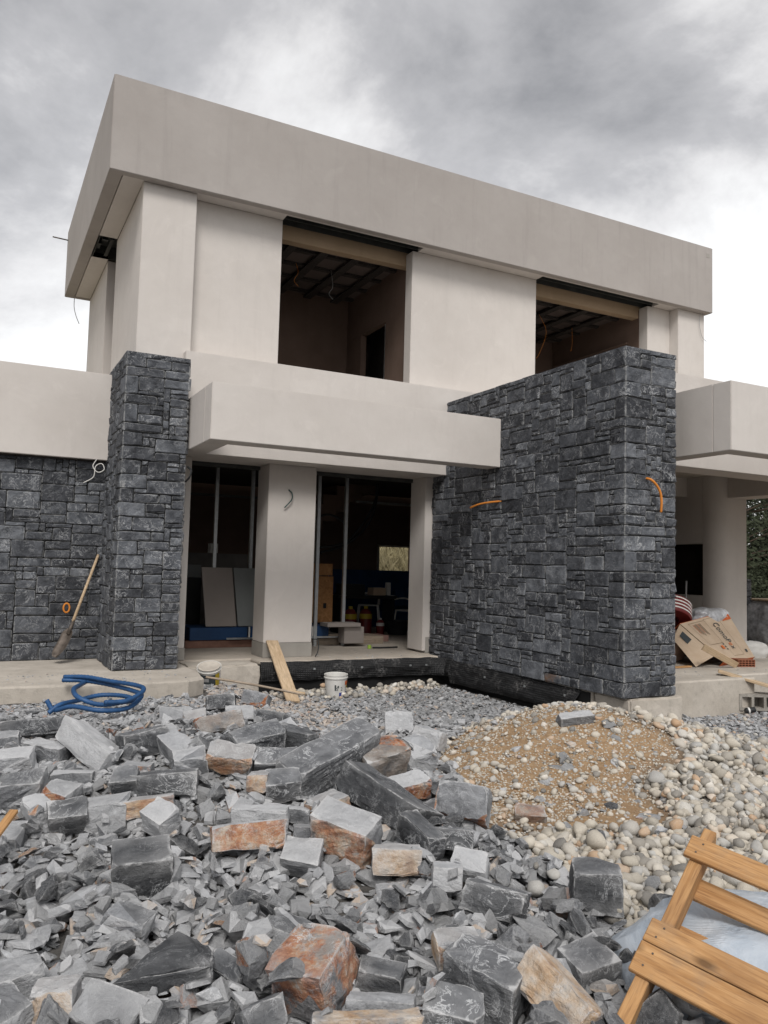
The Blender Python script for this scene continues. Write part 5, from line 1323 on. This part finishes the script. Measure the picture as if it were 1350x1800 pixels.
# ---- medium slate rocks (individuals) and heroes
HERO = [
(0.30,5.56,-0.01,0.219,0.145,-16,4,'p','pale sawn slate block at the left edge of the heap below the blue hose'),
(0.50,5.69,0.00,0.264,0.172,-39,-4,'l','dark block with a pale flat top, left of the long pale beam of slate'),
(0.74,5.48,0.03,0.587,0.197,-70,-14,'p','long smooth pale grey beam of slate slanting down just below the blue hose'),
(0.48,6.61,-0.03,0.496,0.159,-13,5,'d','dark long block lying behind the pale beam of slate on the left'),
(0.27,6.22,-0.03,0.171,0.147,-8,7,'r','rust stained block cut by the left edge of the picture'),
(1.04,5.32,0.07,0.295,0.197,2,10,'d','dark white-veined block with a pale side, tilted against the blue hose'),
(1.20,5.17,0.10,0.359,0.168,-76,-15,'g','grey veined slab leaning right of the blue hose'),
(1.20,4.76,0.08,0.197,0.137,-8,7,'g','grey block at the foot of the slab right of the blue hose'),
(0.92,4.84,0.05,0.164,0.105,-22,2,'r','small rust brown block above the long veined block'),
(0.58,4.96,0.01,0.231,0.128,-23,1,'l','grey block with pale top just under the pale beam of slate'),
(1.01,4.56,0.03,0.351,0.164,-20,3,'v','large grey block with white veins and a brown edge, left of the ochre block'),
(0.81,4.60,0.01,0.138,0.133,-18,3,'d','dark cube wedged left of the large veined block'),
(0.49,4.69,-0.03,0.179,0.137,-44,-6,'r','orange stained block in the left part of the heap'),
(0.30,4.86,-0.04,0.252,0.179,-14,5,'g','big pale grey block near the left edge above the boulders'),
(0.37,4.52,-0.06,0.178,0.130,-66,-13,'p','pale sawn block leaning beside the orange stained block'),
(0.50,4.39,-0.06,0.185,0.139,-10,6,'d','dark smooth block below the orange stained block'),
(0.68,4.38,-0.05,0.225,0.169,-18,3,'g','pale grey veined block in the middle of the left heap'),
(0.88,4.31,-0.03,0.262,0.121,-14,5,'o','grey block with a tan end beneath the large veined block'),
(0.90,4.09,-0.07,0.163,0.131,-61,-12,'p','small block with a bright sawn end below the tan ended block'),
(0.22,4.38,-0.09,0.159,0.129,-27,0,'g','rounded grey block cut by the left edge'),
(1.42,4.67,0.08,0.283,0.169,-35,-3,'o','ochre faced block standing alone left of centre'),
(1.68,5.86,0.05,0.349,0.179,-4,8,'R','grey block with bright orange patches on its top'),
(1.65,6.45,-0.02,0.176,0.144,-13,5,'o','small ochre block at the top edge of the heap'),
(1.61,6.89,-0.04,0.268,0.143,-20,3,'g','flat grey piece nearest the concrete slab'),
(2.09,7.26,-0.04,0.269,0.155,-20,3,'d','dark block with a brown left end at the top of the heap'),
(2.58,7.68,-0.11,0.263,0.178,-44,-6,'r','small dark block with a red end, near the leaning plank'),
(2.09,6.68,-0.03,0.232,0.135,-18,3,'p','pale flat piece below the red ended block'),
(1.65,4.89,0.12,0.323,0.166,-0,9,'d','dark wedge shaped block behind the ochre faced block'),
(1.93,4.95,0.12,0.286,0.158,-50,-8,'d','dark squat slab with a pale side behind the long slabs'),
(2.28,6.38,-0.04,0.246,0.149,-41,-5,'d','small dark block right below the leaning plank'),
(1.94,5.21,0.12,0.180,0.130,11,13,'g','small grey block between two dark ones near the plank'),
(1.71,4.52,0.07,0.353,0.144,-23,1,'v','wide dark block behind the long grey slab'),
(1.98,4.47,0.05,0.692,0.248,19,15,'v','longest grey veined slab, slanting up to the right at the middle of the heap'),
(1.48,4.33,0.02,0.114,0.117,-27,0,'o','small block with a cream end left of the long slab'),
(1.61,4.29,0.01,0.195,0.148,-18,3,'v','dark grey block at the foot of the long veined slab'),
(1.55,4.07,-0.03,0.265,0.095,-33,-2,'l','flat dark piece with a chipped pale edge'),
(1.77,4.02,-0.04,0.213,0.142,11,13,'o','ochre edged block squeezed under the longest slab'),
(2.32,4.48,0.01,0.299,0.216,2,10,'R','bright orange and cream block right of the longest slab'),
(2.97,5.13,-0.13,0.262,0.231,-96,-19,'p','pale upright block with a red top, beside the sand mound'),
(3.33,5.58,-0.14,0.248,0.169,-56,-10,'p','pale angular chip beside the upright block'),
(3.69,6.77,-0.24,0.258,0.221,-27,0,'P','pale cut boulder lying alone on the dark gravel'),
(2.35,4.20,-0.04,0.264,0.125,-6,8,'L','block with a white top and rust red side below the orange one'),
(2.44,4.03,-0.07,0.191,0.104,-0,9,'g','grey flat block at the edge of the sand'),
(2.08,3.94,-0.06,0.594,0.208,-70,-14,'d','long dark slab slanting down to the right across the heap'),
(2.51,3.82,-0.10,0.284,0.200,-44,-6,'r','grey block with a rust orange end lying next to the sand'),
(2.20,3.43,-0.12,0.189,0.131,-33,-2,'v','dark block under the rust ended one beside the pebbles'),
(2.04,3.48,-0.12,0.254,0.130,-81,-17,'d','dark slab leaning at the end of the long dark slab'),
(1.67,3.58,-0.12,0.306,0.224,-52,-9,'B','large dark block with a brown weathered face in the middle of the heap'),
(1.84,3.36,-0.13,0.218,0.163,-31,-1,'T','block with a dusty cream face right of the brown faced one'),
(1.39,4.01,-0.05,0.279,0.114,-27,0,'p','flat pale block on the middle of the rubble'),
(1.25,3.76,-0.10,0.349,0.147,-19,3,'B','long block with a tan brown face and pale top left of the middle'),
(1.45,3.58,-0.12,0.184,0.144,-35,-3,'g','smooth grey block between the two brown faced ones'),
(1.60,3.86,-0.08,0.166,0.097,-27,0,'g','smooth grey sawn piece under the flat dark piece'),
(1.95,3.09,-0.15,0.135,0.136,-32,-2,'p','very pale sawn block standing below the heap'),
(2.11,3.15,-0.14,0.166,0.131,-40,-5,'p','pale block behind the standing pale one'),
(1.98,2.77,-0.15,0.251,0.160,-46,-7,'v','large grey veined block lying below the pale ones'),
(2.42,2.66,-0.15,0.197,0.170,-33,-2,'D','dark cube shaped block on the edge of the pebbles'),
(3.08,3.96,-0.15,0.184,0.102,-31,-1,'b','brown dark rock stuck in the sand mound'),
(4.30,4.97,0.17,0.286,0.117,-14,5,'l','pale slab on the crest of the sand mound'),
(0.72,3.58,-0.14,0.237,0.199,-10,6,'D','dark smooth cube shaped block with a cleaved top on the left'),
(0.83,3.85,-0.11,0.230,0.133,-40,-5,'l','pale flat topped block above the dark cube shaped one'),
(0.65,2.80,-0.16,0.304,0.178,-16,4,'S','big dark three-cornered slab near the bottom left'),
(0.30,2.72,-0.16,0.131,0.130,-21,2,'T','whitish cube block with a tan lower face at the bottom left'),
(0.45,2.61,-0.16,0.205,0.135,-48,-8,'g','big smooth grey block at the bottom left'),
(0.20,2.98,-0.16,0.171,0.140,2,10,'g','large grey slab at the left edge near the bottom'),
(0.16,2.72,-0.16,0.144,0.127,-66,-13,'g','large pale slab in the bottom left corner'),
(1.09,2.55,-0.16,0.296,0.241,38,18,'W','large rust and white stained block near the bottom middle'),
(1.16,2.90,-0.16,0.263,0.159,-50,-8,'g','smooth grey wedge slab above the rust and white block'),
(1.63,2.51,-0.16,0.157,0.099,-21,2,'o','tan faced block above the big veined ones'),
(1.59,2.27,-0.16,0.263,0.168,-56,-10,'v','large dark block with white veins near the bottom'),
(1.39,2.15,-0.16,0.184,0.130,-37,-3,'v','dark veined block at the bottom edge'),
(1.74,2.07,-0.16,0.275,0.168,-88,-18,'T2','large block with a tan flaky face at the bottom, left of the pallet'),
(1.84,2.30,-0.16,0.227,0.085,-23,1,'V','grey white-veined slab behind the large tan faced block'),
(2.01,2.24,-0.16,0.180,0.141,-2,9,'D','dark three-cornered block beside the light blue bag'),
(1.23,2.33,-0.17,0.213,0.074,-29,-1,'p','pale flat topped slab near the bottom middle'),
(1.13,2.23,-0.16,0.321,0.070,-23,1,'T3','long block with a tan top at the bottom edge'),
(0.87,2.43,-0.17,0.135,0.124,2,10,'v','dark block with white veins at the bottom left of the rust one'),
(0.61,3.27,-0.15,0.181,0.106,-46,-7,'g','smooth pale shard below the dark cube shaped block'),
(1.31,2.48,-0.16,0.155,0.086,-39,-4,'d','dark rounded slab in the small rubble near the bottom'),
(0.86,2.74,-0.16,0.137,0.079,-56,-10,'d','dark slanting shard right of the big three-cornered slab'),
(0.42,2.93,-0.16,0.176,0.061,-25,1,'l','flat pale slab at the left in the small rubble'),
]
def hero_mesh(L, W, kind, seed):
    r = random.Random(seed); D = W*r.uniform(.85, 1.1); H_ = W*r.uniform(.72, .92)
    if kind == 'W': L *= .82; W *= .86; D *= .86; H_ *= .86
    if kind in 'S': H_ = W*.45; D = W*1.25
    if kind in 'lp' and L > W*1.8: H_ = W*.75
    if kind == 'P': L *= 1.; D = W*1.1; H_ = W*.95
    if kind == 'D': H_ = W*.95; D = W*1.05; L = min(L, W*1.25)
    pts = []; j = .09
    if kind == 'S' : base_ = [(-.5, -.45), (.5, -.38), (.12, .5)]; base_ = [(x, y) for x, y in base_]
    else: base_ = [(-.5, -.5), (.5, -.5), (.5, .5), (-.5, .5)]
    for (x, y) in base_:
        for z in (-.5, .5):
            q = Vector((x*L*(1+r.uniform(-j, j)), y*D*(1+r.uniform(-j*1.6, j*1.6)), z*H_*(1+r.uniform(-j*1.8, j*1.8))))
            if r.random() < .46:      # knocked-off corner
                c = r.uniform(.12, .30); m_ = min(L, D, H_)*c*1.3
                pts += [q-Vector((math.copysign(m_*r.uniform(.6, 1.8), q.x), 0, 0)), q-Vector((0, math.copysign(m_*r.uniform(.4, 1), q.y), 0)), q-Vector((0, 0, math.copysign(m_*r.uniform(.4, 1), q.z)))]
            else: pts.append(q)
    for k in range(3):
        ax_ = r.randrange(3); q = Vector((r.uniform(-.35, .35)*L, r.uniform(-.35, .35)*D, r.uniform(-.35, .35)*H_)); q[ax_] = (L, D, H_)[ax_]*.5*(1+r.uniform(.0, .10))*r.choice((-1, 1)); pts.append(q)
    bm = hull(pts); bm.faces.ensure_lookup_table()
    lay = {a: bm.faces.layers.float.new(a) for a in SA}
    return bm, lay, r, (L, D, H_)
def paint(bm, lay, kind, r, Rm):
    """colour of each cleaved or sawn face, set by world facing: skins per side, upward faces lighter on several kinds."""
    rv = r.random(); tocam = Vector((-cf.x, -cf.y, 0)).normalized(); side = Vector((-cr.x, -cr.y, 0))
    for f in bm.faces:
        n = Rm @ f.normal; up, fr_, lf = n.z, n.dot(tocam), n.dot(side)
        t, pa, ru, ta, ve = r.uniform(.7, 1.), .1, 0, 0, .3
        top = up > .6; front_ = fr_ > .45 and not top; left_ = lf > .55 and not top
        if kind == 'p': pa = .95 if r.random() < .8 else .4; t = 1.1
        elif kind == 'P': pa = 1.; t = 1.2; ve = .8
        elif kind == 'l': pa = .95 if top else .1; t = .62
        elif kind == 'd': t = .34 if not top else .5; ve = .5; pa = .0
        elif kind == 'D': t = .27 if not top else .46; ve = .7 if front_ else .1; pa = .0
        elif kind == 'S': t = .36; ve = .25; pa = .0
        elif kind == 'v': t = .52 if top else .38; ve = 1.; pa = .08
        elif kind == 'V': t = .85; ve = 1.; pa = .5 if top else .2
        elif kind == 'g': pa = r.choice((.75, .5, .1, .1)); t = r.choice((.5, .75, 1.05))
        elif kind == 'r': ru = 1. if (left_ or (front_ and r.random() < .7)) else 0; pa = .5 if top else .15; t = .7
        elif kind == 'R': ru = 1. if (top and r.random() < .8) or r.random() < .2 else 0; t = .6; ta = .3
        elif kind == 'o': ta = 1. if (front_ or left_) else .1; ru = .55 if front_ else 0; pa = .6 if top else .2
        elif kind == 'L': pa = 1. if top else 0; ru = 1. if front_ else 0; t = .6
        elif kind == 'B': ta = .8 if front_ or left_ else 0; ru = .8 if front_ or left_ else 0; pa = .75 if top else .2; t = .6; ve = .6
        elif kind == 'b': ta = .4; ru = .4; t = .5
        elif kind == 'T': ta = .85 if front_ else .1; pa = .9 if top else .35; t = .8
        elif kind == 'U': ta = 1. if (top or front_) else .2; pa = .4; t = .9
        elif kind == 'W': ru = .85 if (top or fr_ > .25 or left_) and r.random() < .9 else .05; ta = .25 if top else 0; pa = .35; ve = 1.; t = .62
        f[lay['rnd']] = rv; f[lay['tone']] = t*r.uniform(.9, 1.1); f[lay['pale']] = pa; f[lay['rust']] = ru; f[lay['tan']] = ta; f[lay['vein']] = ve
def roughen(bm, L, amp, seed, cuts=None):
    """subdivide, chip the arrises inwards, give every face shallow cleavage relief."""
    bmesh.ops.triangulate(bm, faces=[f for f in bm.faces if len(f.verts) > 4])
    sharp = set()
    es = [e for e in bm.edges if e.calc_length() > L*.08]
    r = bmesh.ops.subdivide_edges(bm, edges=es, cuts=cuts or 3, use_grid_fill=True)
    bm.normal_update(); el = bm.verts.layers.float.new('edge'); s = 3.2/L; o_ = Vector((seed*1.7, seed*.3, 0)); dv = []
    for v in bm.verts:
        ns = [f.normal for f in v.link_faces]; m_ = min((a.dot(b_) for a in ns for b_ in ns), default=1)
        q = v.co*s+o_
        if m_ < .80: d_ = -abs(noise.noise(q*2.3))*amp*1.9-max(0, noise.noise(q*1.1)-.2)*amp*2.5
        else: d_ = noise.noise(q)*amp*.8+noise.noise(q*3.1)*amp*.55
        v[el] = 1. if m_ < .80 else 0.
        dv.append((v, v.normal*d_+Vector(noise.noise_vector(q*2.1))*amp*.5))
    for v, d_ in dv: v.co += d_
def overlap_clear(x, y, r): return True
heroC = []
for k, (x, y, z, L, W, az, pit, kind, label) in enumerate(HERO):
    kd = {'T2': 'U', 'T3': 'U'}.get(kind, kind)
    bm, lay, r, (L_, D_, H_) = hero_mesh(L, W, kd, 620+k)
    rr = max(.04, (L_*.4+D_*.3)*.6); zz_, n, info = settle(x, y, rr, .55, .45)
    a = R_(az); ex = Vector((math.cos(a)*math.cos(R_(pit)), math.sin(a)*math.cos(R_(pit)), math.sin(R_(pit))))
    n2 = (n+Vector((r.uniform(-.42, .42), r.uniform(-.42, .42), 0))).normalized()
    if kd in 'SD': n2 = (n2+Vector((-cf.x, -cf.y, 0))*.35).normalized()
    ey = n2.cross(ex).normalized(); ez = ex.cross(ey)
    Rm = Matrix((ex, ey, ez)).transposed(); paint(bm, lay, kd, r, Rm)
    roughen(bm, L_, min(L_, D_*1.6)*.036, k, 5 if L_ > .25 else 3)
    me = bpy.data.meshes.new('slate_block'); bm.to_mesh(me); bm.free(); me.materials.append(SLATE)
    o = bpy.data.objects.new('slate_block', me); col.objects.link(o)
    zc = zz_+H_*.5-H_*.14
    if z > zc and kd not in 'lPbgD': zc = min(z, zc+.035)
    o.matrix_world = Matrix.Translation((x, y, zc)) @ Rm.to_4x4()
    # the footprint, stamped along the block
    for s_ in (-.36, -.12, .12, .36):
        px_, py_ = x+ex.x*L_*s_, y+ex.y*L_*s_; i, j = ix(px_, py_); q = max(1, int(D_*.36/cell))
        if q < i < GNX-q-1 and q < j < GNY-q-1: sub = hg[i-q:i+q+1, j-q:j+q+1]; np.maximum(sub, zc+ex.z*L_*s_+H_*.45, out=sub)
    heroC.append((x, y, max(L_, D_)*.5))
    tag(o, label, 'stone block', 'cut slate blocks in the rubble heap')
def hit_hero(x, y, s): return any((x-a)**2+(y-b)**2 < (c*.75+s*.5)**2 for a, b, c in heroC)
# medium rocks
MED = []; R4 = random.Random(303); tries = 0
MM = []
for k in range(30):
    r = random.Random(900+k); bm = shard_proto(r) if k % 3 else chunk_proto(r)
    lay = {a: bm.faces.layers.float.new(a) for a in SA}
    kind = r.choice('ggddvplgdg') if k else 'r'
    if k in (4, 11): kind = 'o'
    paint(bm, lay, kind, r, Matrix.Identity(3)); roughen(bm, 1.6, .085, k, 3)
    me = bpy.data.meshes.new('slate_rock'); bm.to_mesh(me); bm.free(); me.materials.append(SLATE)
    zs_ = [v.co.z for v in me.vertices]; MM.append((me, kind, max(zs_)-min(zs_), k))
n_ind = 0
while len(MED) < 620 and tries < 9000:
    tries += 1
    y = R4.random()**.9*6.6+1.6; x = R4.uniform(-.9, 4.2)
    if not free(x, y, .1) or not inview(x, y, -.2, 120): continue
    if pebzone(x, y) and not (2.4 < x < 4.0 and y < 4.0 and R4.random() < .22): continue
    # more big pieces in the heap and close to the camera, few in the gravel of the pit
    pden = (.75 if y < 2.7 else .30) if y < 3.6 else (.42 if y < 5.9 and x < 2.7 else (.25 if y < 7.2 and x < 2.6 else .05))
    if R4.random() > pden: continue
    s = R4.uniform(.05, .10) if y > 5.8 else (R4.uniform(.05, .105) if y > 3.6 else (R4.uniform(.045, .085) if y > 2.7 else R4.uniform(.05, .11)))
    if hit_hero(x, y, s): continue
    me, kind, th, k = MM[R4.randrange(1 if R4.random() > .06 else 0, 30) if R4.random() < .97 else 0]
    z, n, info = settle(x, y, s*.8, .62); Rm = rotm(n, R4.uniform(0, 6.28), abs(R4.gauss(0, .28)), R4.uniform(0, 6.28))
    if R4.random() < .3: Rm = Rm @ Matrix.Rotation(R4.choice((.5, -.6, .9)), 3, 'X')
    t = th*s; zc = z+t*.5*.7; stamp(info, z+t*.8, s*.8)
    MED.append((me, np.array(Rm)*s, (x, y, zc), kind, s, k))
STOPW = (',', ' lying', ' leaning', ' standing', ' wedged', ' behind', ' below', ' beneath', ' under ', ' cut by', ' squeezed', ' stuck', ' slanting', ' near', ' alone', ' just', ' nearest', ' above', ' at the', ' beside', ' between', ' left of', ' right of', ' on the', ' tilted', ' in the', ' right', ' with')
SHORT = []
for h_ in HERO:
    t = h_[8]
    c_ = min([t.find(q) for q in STOPW if t.find(q) > 6]+[len(t)])
    SHORT.append(' '.join(t[:c_].split()[:7]))
dup_ = {q for q in SHORT if SHORT.count(q) > 1}
for q, h_ in enumerate(HERO):
    if SHORT[q] in dup_: SHORT[q] = ' '.join(h_[8].replace(',', '').split()[:8]) 
SHORT = [q if q.split()[-1] not in ('the', 'of', 'a', 'by', 'on', 'at', 'in', 'from') else ' '.join(q.split()[:-1]) for q in SHORT]
SHORT = [q if q.split()[-1] not in ('the', 'of', 'a', 'by', 'on', 'at', 'in', 'right', 'left', 'below', 'behind', 'under', 'just') else ' '.join(q.split()[:-1]) for q in SHORT]
MED.sort(key=lambda t: -pxsize(t[4], t[2]))
COLN = {'g': 'grey', 'd': 'dark grey', 'v': 'white-veined', 'p': 'pale', 'l': 'pale topped', 'o': 'tan stained', 'r': 'rust stained'}
rest = []
lim = 300-len(HERO)
for t in MED:
    me, Mx, loc, kind, s, k = t
    if lim > 0 and inview(loc[0], loc[1], loc[2], 10):
        lim -= 1; o = place('slate_rock', me, Mx, loc); x, y = loc[0], loc[1]
        shp = 'chunky' if k % 3 == 0 else 'flat'; sz = 'big' if s > .09 else ('medium' if s > .068 else 'small')
        hx = min(range(len(HERO)), key=lambda q: (HERO[q][0]-x)**2+(HERO[q][1]-y)**2); hl = SHORT[hx]
        dxx = (x-HERO[hx][0])*cr.x+(y-HERO[hx][1])*cr.y; dyy = (x-HERO[hx][0])*cf.x+(y-HERO[hx][1])*cf.y
        rel = ('right of' if dxx > 0 else 'left of') if abs(dxx) > abs(dyy) else ('behind' if dyy > 0 else 'in front of')
        tl = '' if float(Mx[2][2])/s > .9 else ' tilted'
        tag(o, ' '.join(f"{sz}{tl} {shp} {COLN[kind]} fragment {rel} the {hl}".split()[:16]), 'rock', 'loose slate fragments in the rubble')
    else:
        V = np.array([v.co[:] for v in me.vertices]); rest.append(((V, [list(p.vertices) for p in me.polygons], None), np.array(Mx), np.array(loc), {a: [d_.value for d_ in me.attributes[a].data] for a in SA}))
if rest: joined('slate_rocks', rest, SLATE, SA)
# top dressing of chips between the bigger pieces; also dusty sand coloured chips by the slab
for k in range(4200):
    y = R2.random()**.8*7.4+1.2; x = R2.uniform(-1.2, 8.8)
    if not free(x, y, .03) or not inview(x, y) or hit_hero(x, y, .0): continue
    if pebzone(x, y) and R2.random() > .02: continue
    s = zone_size(x, y, R2)*.75; p = SH[R2.randrange(len(SH))]; Mx, loc, _ = drop(p, s, x, y, R2, .35)
    small.append((p, Mx, loc, shard_attrs(R2, p[1])))
joined('slate_chips', [t for t in small], SLATE, SA)
ch = []
for k in range(260):
    if k < 150: x, y, z = R2.uniform(-.6, 2.15), R2.uniform(8.45, 9.2), -.03
    elif k < 200: x, y, z = R2.uniform(4.2, 5.7), R2.uniform(9.7, 10.3), -.03
    else: x, y, z = R2.uniform(6.8, 10.), R2.uniform(6.6, 7.2), 0
    s = R2.uniform(.005, .018)*(1.6 if R2.random() < .1 else 1); p = SH[R2.randrange(len(SH))]; th = float(p[0][:, 2].max())*s
    ch.append((p, np.array(rotm(Vector((0, 0, 1)), R2.uniform(0, 6.28))) @ np.diag((s, s, s)), np.array((x, y, z+th*.8)), shard_attrs(R2, p[1])))
joined('slab_litter', ch, SLATE, SA)
# lone slate pieces on the pebbles
print('OBJECTS', len(bpy.data.objects), 'small', len(small), 'peb', len(peb), 'med', len(MED))
